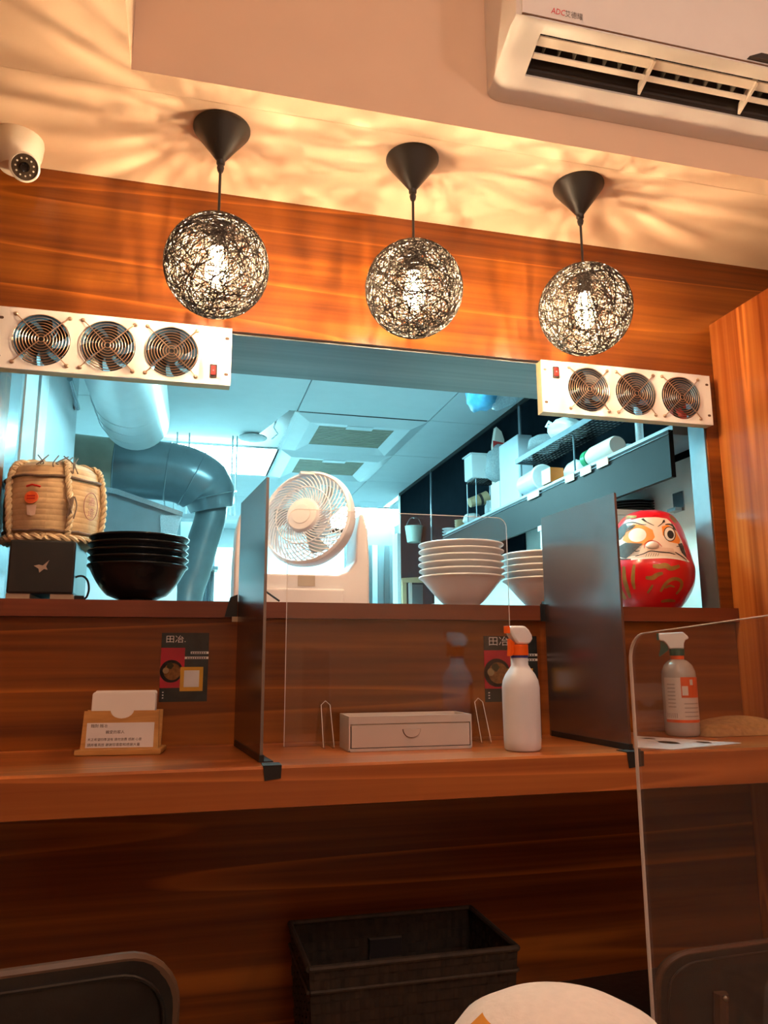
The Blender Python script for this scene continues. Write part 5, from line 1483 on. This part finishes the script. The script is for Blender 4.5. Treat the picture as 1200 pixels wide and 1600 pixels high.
# white tub lying, orange box, folded packet, green cap bottle
c = atx(850, 742, XI); r = 19 * mpp(c)
tt = thing('round_tub', 'round white tub lying on its side on the shelf', 'tub', (XI, c.y, ZB))
MB().lathe([(0.0, 0.0), (r, 0.0), (r * 1.08, 0.004), (r * 1.08, 0.012), (r * 0.96, 0.016), (r * 0.90, 0.16), (0.0, 0.16)], 32).xf(Matrix.Translation((-0.03, 0.10, r * 1.09)) @ Matrix.Rotation(PI / 2, 4, 'X') @ Matrix.Rotation(PI, 4, 'X') @ Matrix.Translation((0, 0, 0.0))).xf(Matrix.Translation((0, -0.16, 0))).build('body', 'bag_white', tt, True)
c = atx(852, 746, FX + 0.035)
w = 11 * mpp(c)
o = MB().box(-w, w, -0.035, 0.035, 0.0006, 0.055).xf(Matrix.Translation((FX + 0.035, c.y - 0.06, ZB))).build('small_box', 'orange_box'); tag(o, 'small orange and white box in front of the round white tub', 'box')
MB().box(-w - 0.0008, -w - 0.0001, -0.035, 0.035, 0.0006, 0.055).build('white_side', 'label_white', o)
c = atx(888, 725, XI)
pk = crumple(34 * mpp(c), 0.13, 34 * mpp(c), 31).xf(Matrix.Translation((XI + 0.02, c.y - 0.02, ZB + 0.0006))).build('folded_packet', 'bag_white', None, True, angle=70)
tag(pk, 'folded white packet leaning between the round tub and the green capped bottle', 'packet')
c = atx(925, 712, XI - 0.03)
gb = thing('milk_bottle', 'white bottle with green cap lying on the long shelf', 'bottle', (XI - 0.035, c.y, ZB))
rr = 15 * mpp(c)
RX = Matrix.Translation((0, 0, rr * 1.02)) @ Matrix.Rotation(-PI / 2, 4, 'X')
MB().lathe([(0.0, -0.17), (rr * 0.9, -0.17), (rr, -0.16), (rr, -0.03), (rr * 0.8, -0.005), (0.0, -0.005)], 28).xf(RX).build('body', 'label_white', gb, True)
MB().lathe([(0.0, -0.0045), (rr * 0.92, -0.0045), (rr * 0.92, 0.022), (rr * 0.8, 0.026), (0.0, 0.026)], 28).xf(RX).build('cap', 'green_cap', gb, True)
c = atx(955, 705, XI)
tag(crumple(34 * mpp(c), 0.16, 26 * mpp(c), 41).xf(Matrix.Translation((XI + 0.042, c.y, ZB + 0.0006))).build('plastic_bag', 'plastic_bag', None, True, angle=80), 'clear bag behind the green capped bottle', 'bag')
c = atx(1012, 668, XI)
tag(MB().lathe([(0.0, 0.0), (0.012, 0.0), (0.012, 0.16), (0.009, 0.165), (0.009, 0.18), (0.0, 0.18)], 18).xf(Matrix.Translation((XI - 0.03, max(0.2, c.y), ZB + 0.0006))).build('glass_tube', 'plastic_bag', None, True), 'slim clear tube bottle at the near end of the shelf', 'bottle')
c = atx(1028, 655, XI)
tag(MB().lathe([(0.0, 0.0), (0.035, 0.0), (0.035, 0.17), (0.0, 0.17)], 24).xf(Matrix.Translation((XI + 0.03, 0.22, ZB + 0.0006))).build('red_canister', 'red_band', None, True), 'red canister at the near end of the shelf', 'canister')
# blue pack wedged at the ceiling
c = at(765, 628, 1.05)
hgp = thing('hanging_pack', 'blue and white plastic pack hanging below the beam near the ceiling', 'pack', (c.x, 1.05, c.z))
ww = 84 * mpp(c)
z0p, z1p = at(765, 640, 1.05).z, at(765, 588, 1.05).z
crumple(ww * 0.62, 0.18, z1p - z0p, 51).xf(Matrix.Translation((-ww * 0.16, 0, z0p - c.z))).build('pack', 'blue_pack', hgp, True, angle=80)
crumple(ww * 0.5, 0.16, (z1p - z0p), 52).xf(Matrix.Translation((ww * 0.27, 0, z0p - c.z + 0.008))).build('bag', 'plastic_bag', hgp, True, angle=80)
MB().tube([(0, 0, z1p - c.z - 0.01), (0, 0, ZK - c.z - 0.001)], 0.004, 6).build('tie', 'cable_white', hgp, True)

# ------------------------------------------------------------------ below the counter
# woven basket on the ledge
bk = thing('woven_basket', 'dark woven basket with open handle under the counter', 'basket', (0.417, -0.140, 0.385))
HB = 0.255
TX, TY, BX, BY = 0.188, 0.119, 0.172, 0.106
def wall_weave(p0, p1, q0, q1, nrm, name, slot=False):
    """weave between bottom edge p0-p1 and top edge q0-q1: over-under strips"""
    m = MB(); nu = max(6, int((Vector(q1) - Vector(q0)).length / 0.017)); nv = 14
    p0, p1, q0, q1, nrm = map(Vector, (p0, p1, q0, q1, nrm))
    def P(u, v, o): return (p0 * (1 - u) + p1 * u) * (1 - v) + (q0 * (1 - u) + q1 * u) * v + nrm * o
    m.quad(P(0, 0, 0), P(1, 0, 0), P(1, 1, 0), P(0, 1, 0))
    for i in range(nu):
        for j in range(nv):
            if slot and 0.40 < (i + 0.5) / nu < 0.60 and j >= nv - 5 and j < nv - 1: continue
            o = 0.0030 if (i + j) % 2 else 0.0012
            u0, u1, v0, v1 = (i + 0.04) / nu, (i + 0.96) / nu, (j + 0.08) / nv, (j + 0.92) / nv
            um = (u0 + u1) / 2
            for sgn in (1, -1):
                m.quad(P(u0, v0, 0.0004 * sgn), P(um, v0, o * sgn), P(um, v1, o * sgn), P(u0, v1, 0.0004 * sgn))
                m.quad(P(um, v0, o * sgn), P(u1, v0, 0.0004 * sgn), P(u1, v1, 0.0004 * sgn), P(um, v1, o * sgn))
    return tag(m.build(name, 'weave_dark', bk), None, None, None, 'stuff')
b_ = [(-BX, -BY, 0.004), (BX, -BY, 0.004), (BX, BY, 0.004), (-BX, BY, 0.004)]
t_ = [(-TX, -TY, HB), (TX, -TY, HB), (TX, TY, HB), (-TX, TY, HB)]
for k, nn in enumerate(((0, -1, 0), (1, 0, 0), (0, 1, 0), (-1, 0, 0))):
    wall_weave(b_[k], b_[(k + 1) % 4], t_[k], t_[(k + 1) % 4], nn, 'woven_side')
    a, b = Vector(t_[k]), Vector(t_[(k + 1) % 4])
    MB().tube([a, b], 0.0055, 8).build('rim', 'weave_rim', bk, True)
    f = 0.855
    a2 = Vector(b_[k]).lerp(a, f) + Vector(nn) * 0.003; b2_ = Vector(b_[(k + 1) % 4]).lerp(b, f) + Vector(nn) * 0.003
    MB().tube([a2, b2_], 0.0032, 6).build('band', 'weave_rim', bk, True)
MB().box(-BX, BX, -BY, BY, 0.0006, 0.004).build('bottom', 'weave_dark', bk)
hx0, hx1, hz0, hz1 = -0.030, 0.035, HB - 0.075, HB - 0.040
MB().tube([(hx0, TY - 0.011, hz0), (hx1, TY - 0.011, hz0), (hx1, TY - 0.008, hz1), (hx0, TY - 0.008, hz1)], 0.004, 6, True).build('handle_frame', 'weave_rim', bk, True)
MB().box(hx0, hx1, TY - 0.014, TY - 0.012, hz0, hz1).build('handle_slot', 'gap', bk)

# chairs
def make_chair():
    t = thing('dining_chair', '', 'chair')
    zt = 0.70
    # padded back: outline with big top corners, slightly curved in plan
    def back(x, z, o):
        return Vector((x, -0.20 - 0.018 * (1 - (x / 0.2) ** 2) - o - 0.10 * (z - 0.45), z))
    outl = rrect(-0.20, 0.20, 0.46, zt, 0.055, 8)
    m = MB()
    def patch(o, sgn):
        cx, cz = 0.0, 0.58
        rings = 6; n = len(outl); base = len(m.v)
        m.v.append(back(cx, cz, o))
        for q in range(1, rings + 1):
            s_ = q / rings
            m.v += [back(cx + (a - cx) * s_, cz + (b - cz) * s_, o * (1 - 0.35 * s_ ** 4)) for a, b in outl]
        for i in range(n):
            j = (i + 1) % n
            m.f.append((base, base + 1 + i, base + 1 + j))
            for q in range(rings - 1):
                m.f.append((base + 1 + q * n + i, base + 1 + (q + 1) * n + i, base + 1 + (q + 1) * n + j, base + 1 + q * n + j))
    patch(0.016, 1); patch(-0.014, -1)
    n = len(outl); b0_ = 1 + 5 * n; b1_ = (1 + 6 * n) + 1 + 5 * n
    for i in range(n):
        j = (i + 1) % n
        m.f.append((b0_ + i, b0_ + j, b1_ + j, b1_ + i))
    bk_ = m.build('backrest', 'leather', t, True, angle=70)
    MB().tube([back(a, b, 0.004) for a, b in outl], 0.0068, 8, True).build('piping', 'piping', bk_, True)
    MB().tube([back(a * 0.945, 0.58 + (b - 0.58) * 0.90, 0.0145) for a, b in outl], 0.0022, 6, True).build('seam', 'leather', bk_, True)
    for sx in (-0.11, 0.11):
        MB().tube([back(sx, 0.63, 0.020), back(sx, 0.50, 0.022), Vector((sx, -0.20, 0.42)), Vector((sx, -0.12, 0.405))], 0.011, 8).build('back_post', 'chrome', t, True)
        MB().ball(back(sx, 0.625, 0.032), 0.006, 0.004, 0.006, 10, 6).build('bolt', 'chrome', t, True)
    MB().prism(rrect(-0.20, 0.20, -0.20, 0.20, 0.05), 0.41, 0.455, 'z').build('seat', 'leather', t, True, bevel=0.012)
    for sx in (-1, 1):
        for sy in (-1, 1):
            MB().tube([(sx * 0.16, sy * 0.16, 0.41), (sx * 0.185, sy * 0.185, 0.0008)], 0.0115, 8).build('leg', 'chrome', t, True)
    for sx in (-1, 1):
        MB().tube([(sx * 0.178, -0.178, 0.12), (sx * 0.178, 0.178, 0.12)], 0.008, 8).build('stretcher', 'chrome', t, True)
    return t
ch = make_chair()
ch.location = (-0.222, -0.545, ZF); ch.rotation_euler = (0, 0, math.radians(8))
tag(ch, 'black padded chair with brown piping at the lower left corner', 'chair', 'chairs at the counter')
c2 = copy_tree(ch)
c2.location = (0.915, -0.275, ZF); c2.rotation_euler = (0, 0, math.radians(3)); c2.scale = (1, 1, 0.79)
c2['label'] = 'dark chair behind the clear screen at the lower right corner'
for o in c2.children_recursive:
    if o.name.startswith('piping') or o.name.startswith('back_post'):
        o.material_slots[0].link = 'OBJECT'; o.material_slots[0].material = MATS['wood_dark']
# white round thing on the near table
hq = Vector((0.297, -1.05, ZTAB + 0.0006))
ht = thing('round_pouch', 'white domed fabric pouch with orange patch at the bottom edge', 'pouch', tuple(hq))
prof_h = [(0.0, 0.0), (0.085, 0.0), (0.094, 0.006), (0.0935, 0.030), (0.090, 0.052), (0.077, 0.068), (0.054, 0.080), (0.028, 0.0855), (0.0, 0.087)]
MB().lathe(prof_h, 48).build('dome', 'hat_white', ht, True, angle=80)
pm_ = MB()
def hp_(a, t, off=0.0006):
    r0, z0 = 0.0905, 0.052; r1, z1 = 0.0600, 0.0775
    r, z = r0 + (r1 - r0) * t, z0 + (z1 - z0) * t
    return (r * math.cos(a) * (1 + 0.01), r * math.sin(a) * (1 + 0.01), z + off + 0.0015)
for i in range(10):
    a0, a1 = math.radians(168 + i * 5), math.radians(173 + i * 5)
    for j in range(3):
        pm_.quad(hp_(a0, j / 3), hp_(a1, j / 3), hp_(a1, (j + 1) / 3), hp_(a0, (j + 1) / 3))
pm_.build('orange_patch', 'hat_orange', ht, True)
MB().tube([(0.094 * math.cos(a) * (1 + 0.008 * math.sin(40 * a)), 0.094 * math.sin(a) * (1 + 0.008 * math.sin(40 * a)), 0.007) for a in [2 * PI * i / 120 for i in range(120)]], 0.003, 6, True).build('stitched_edge', 'hat_white', ht, True)
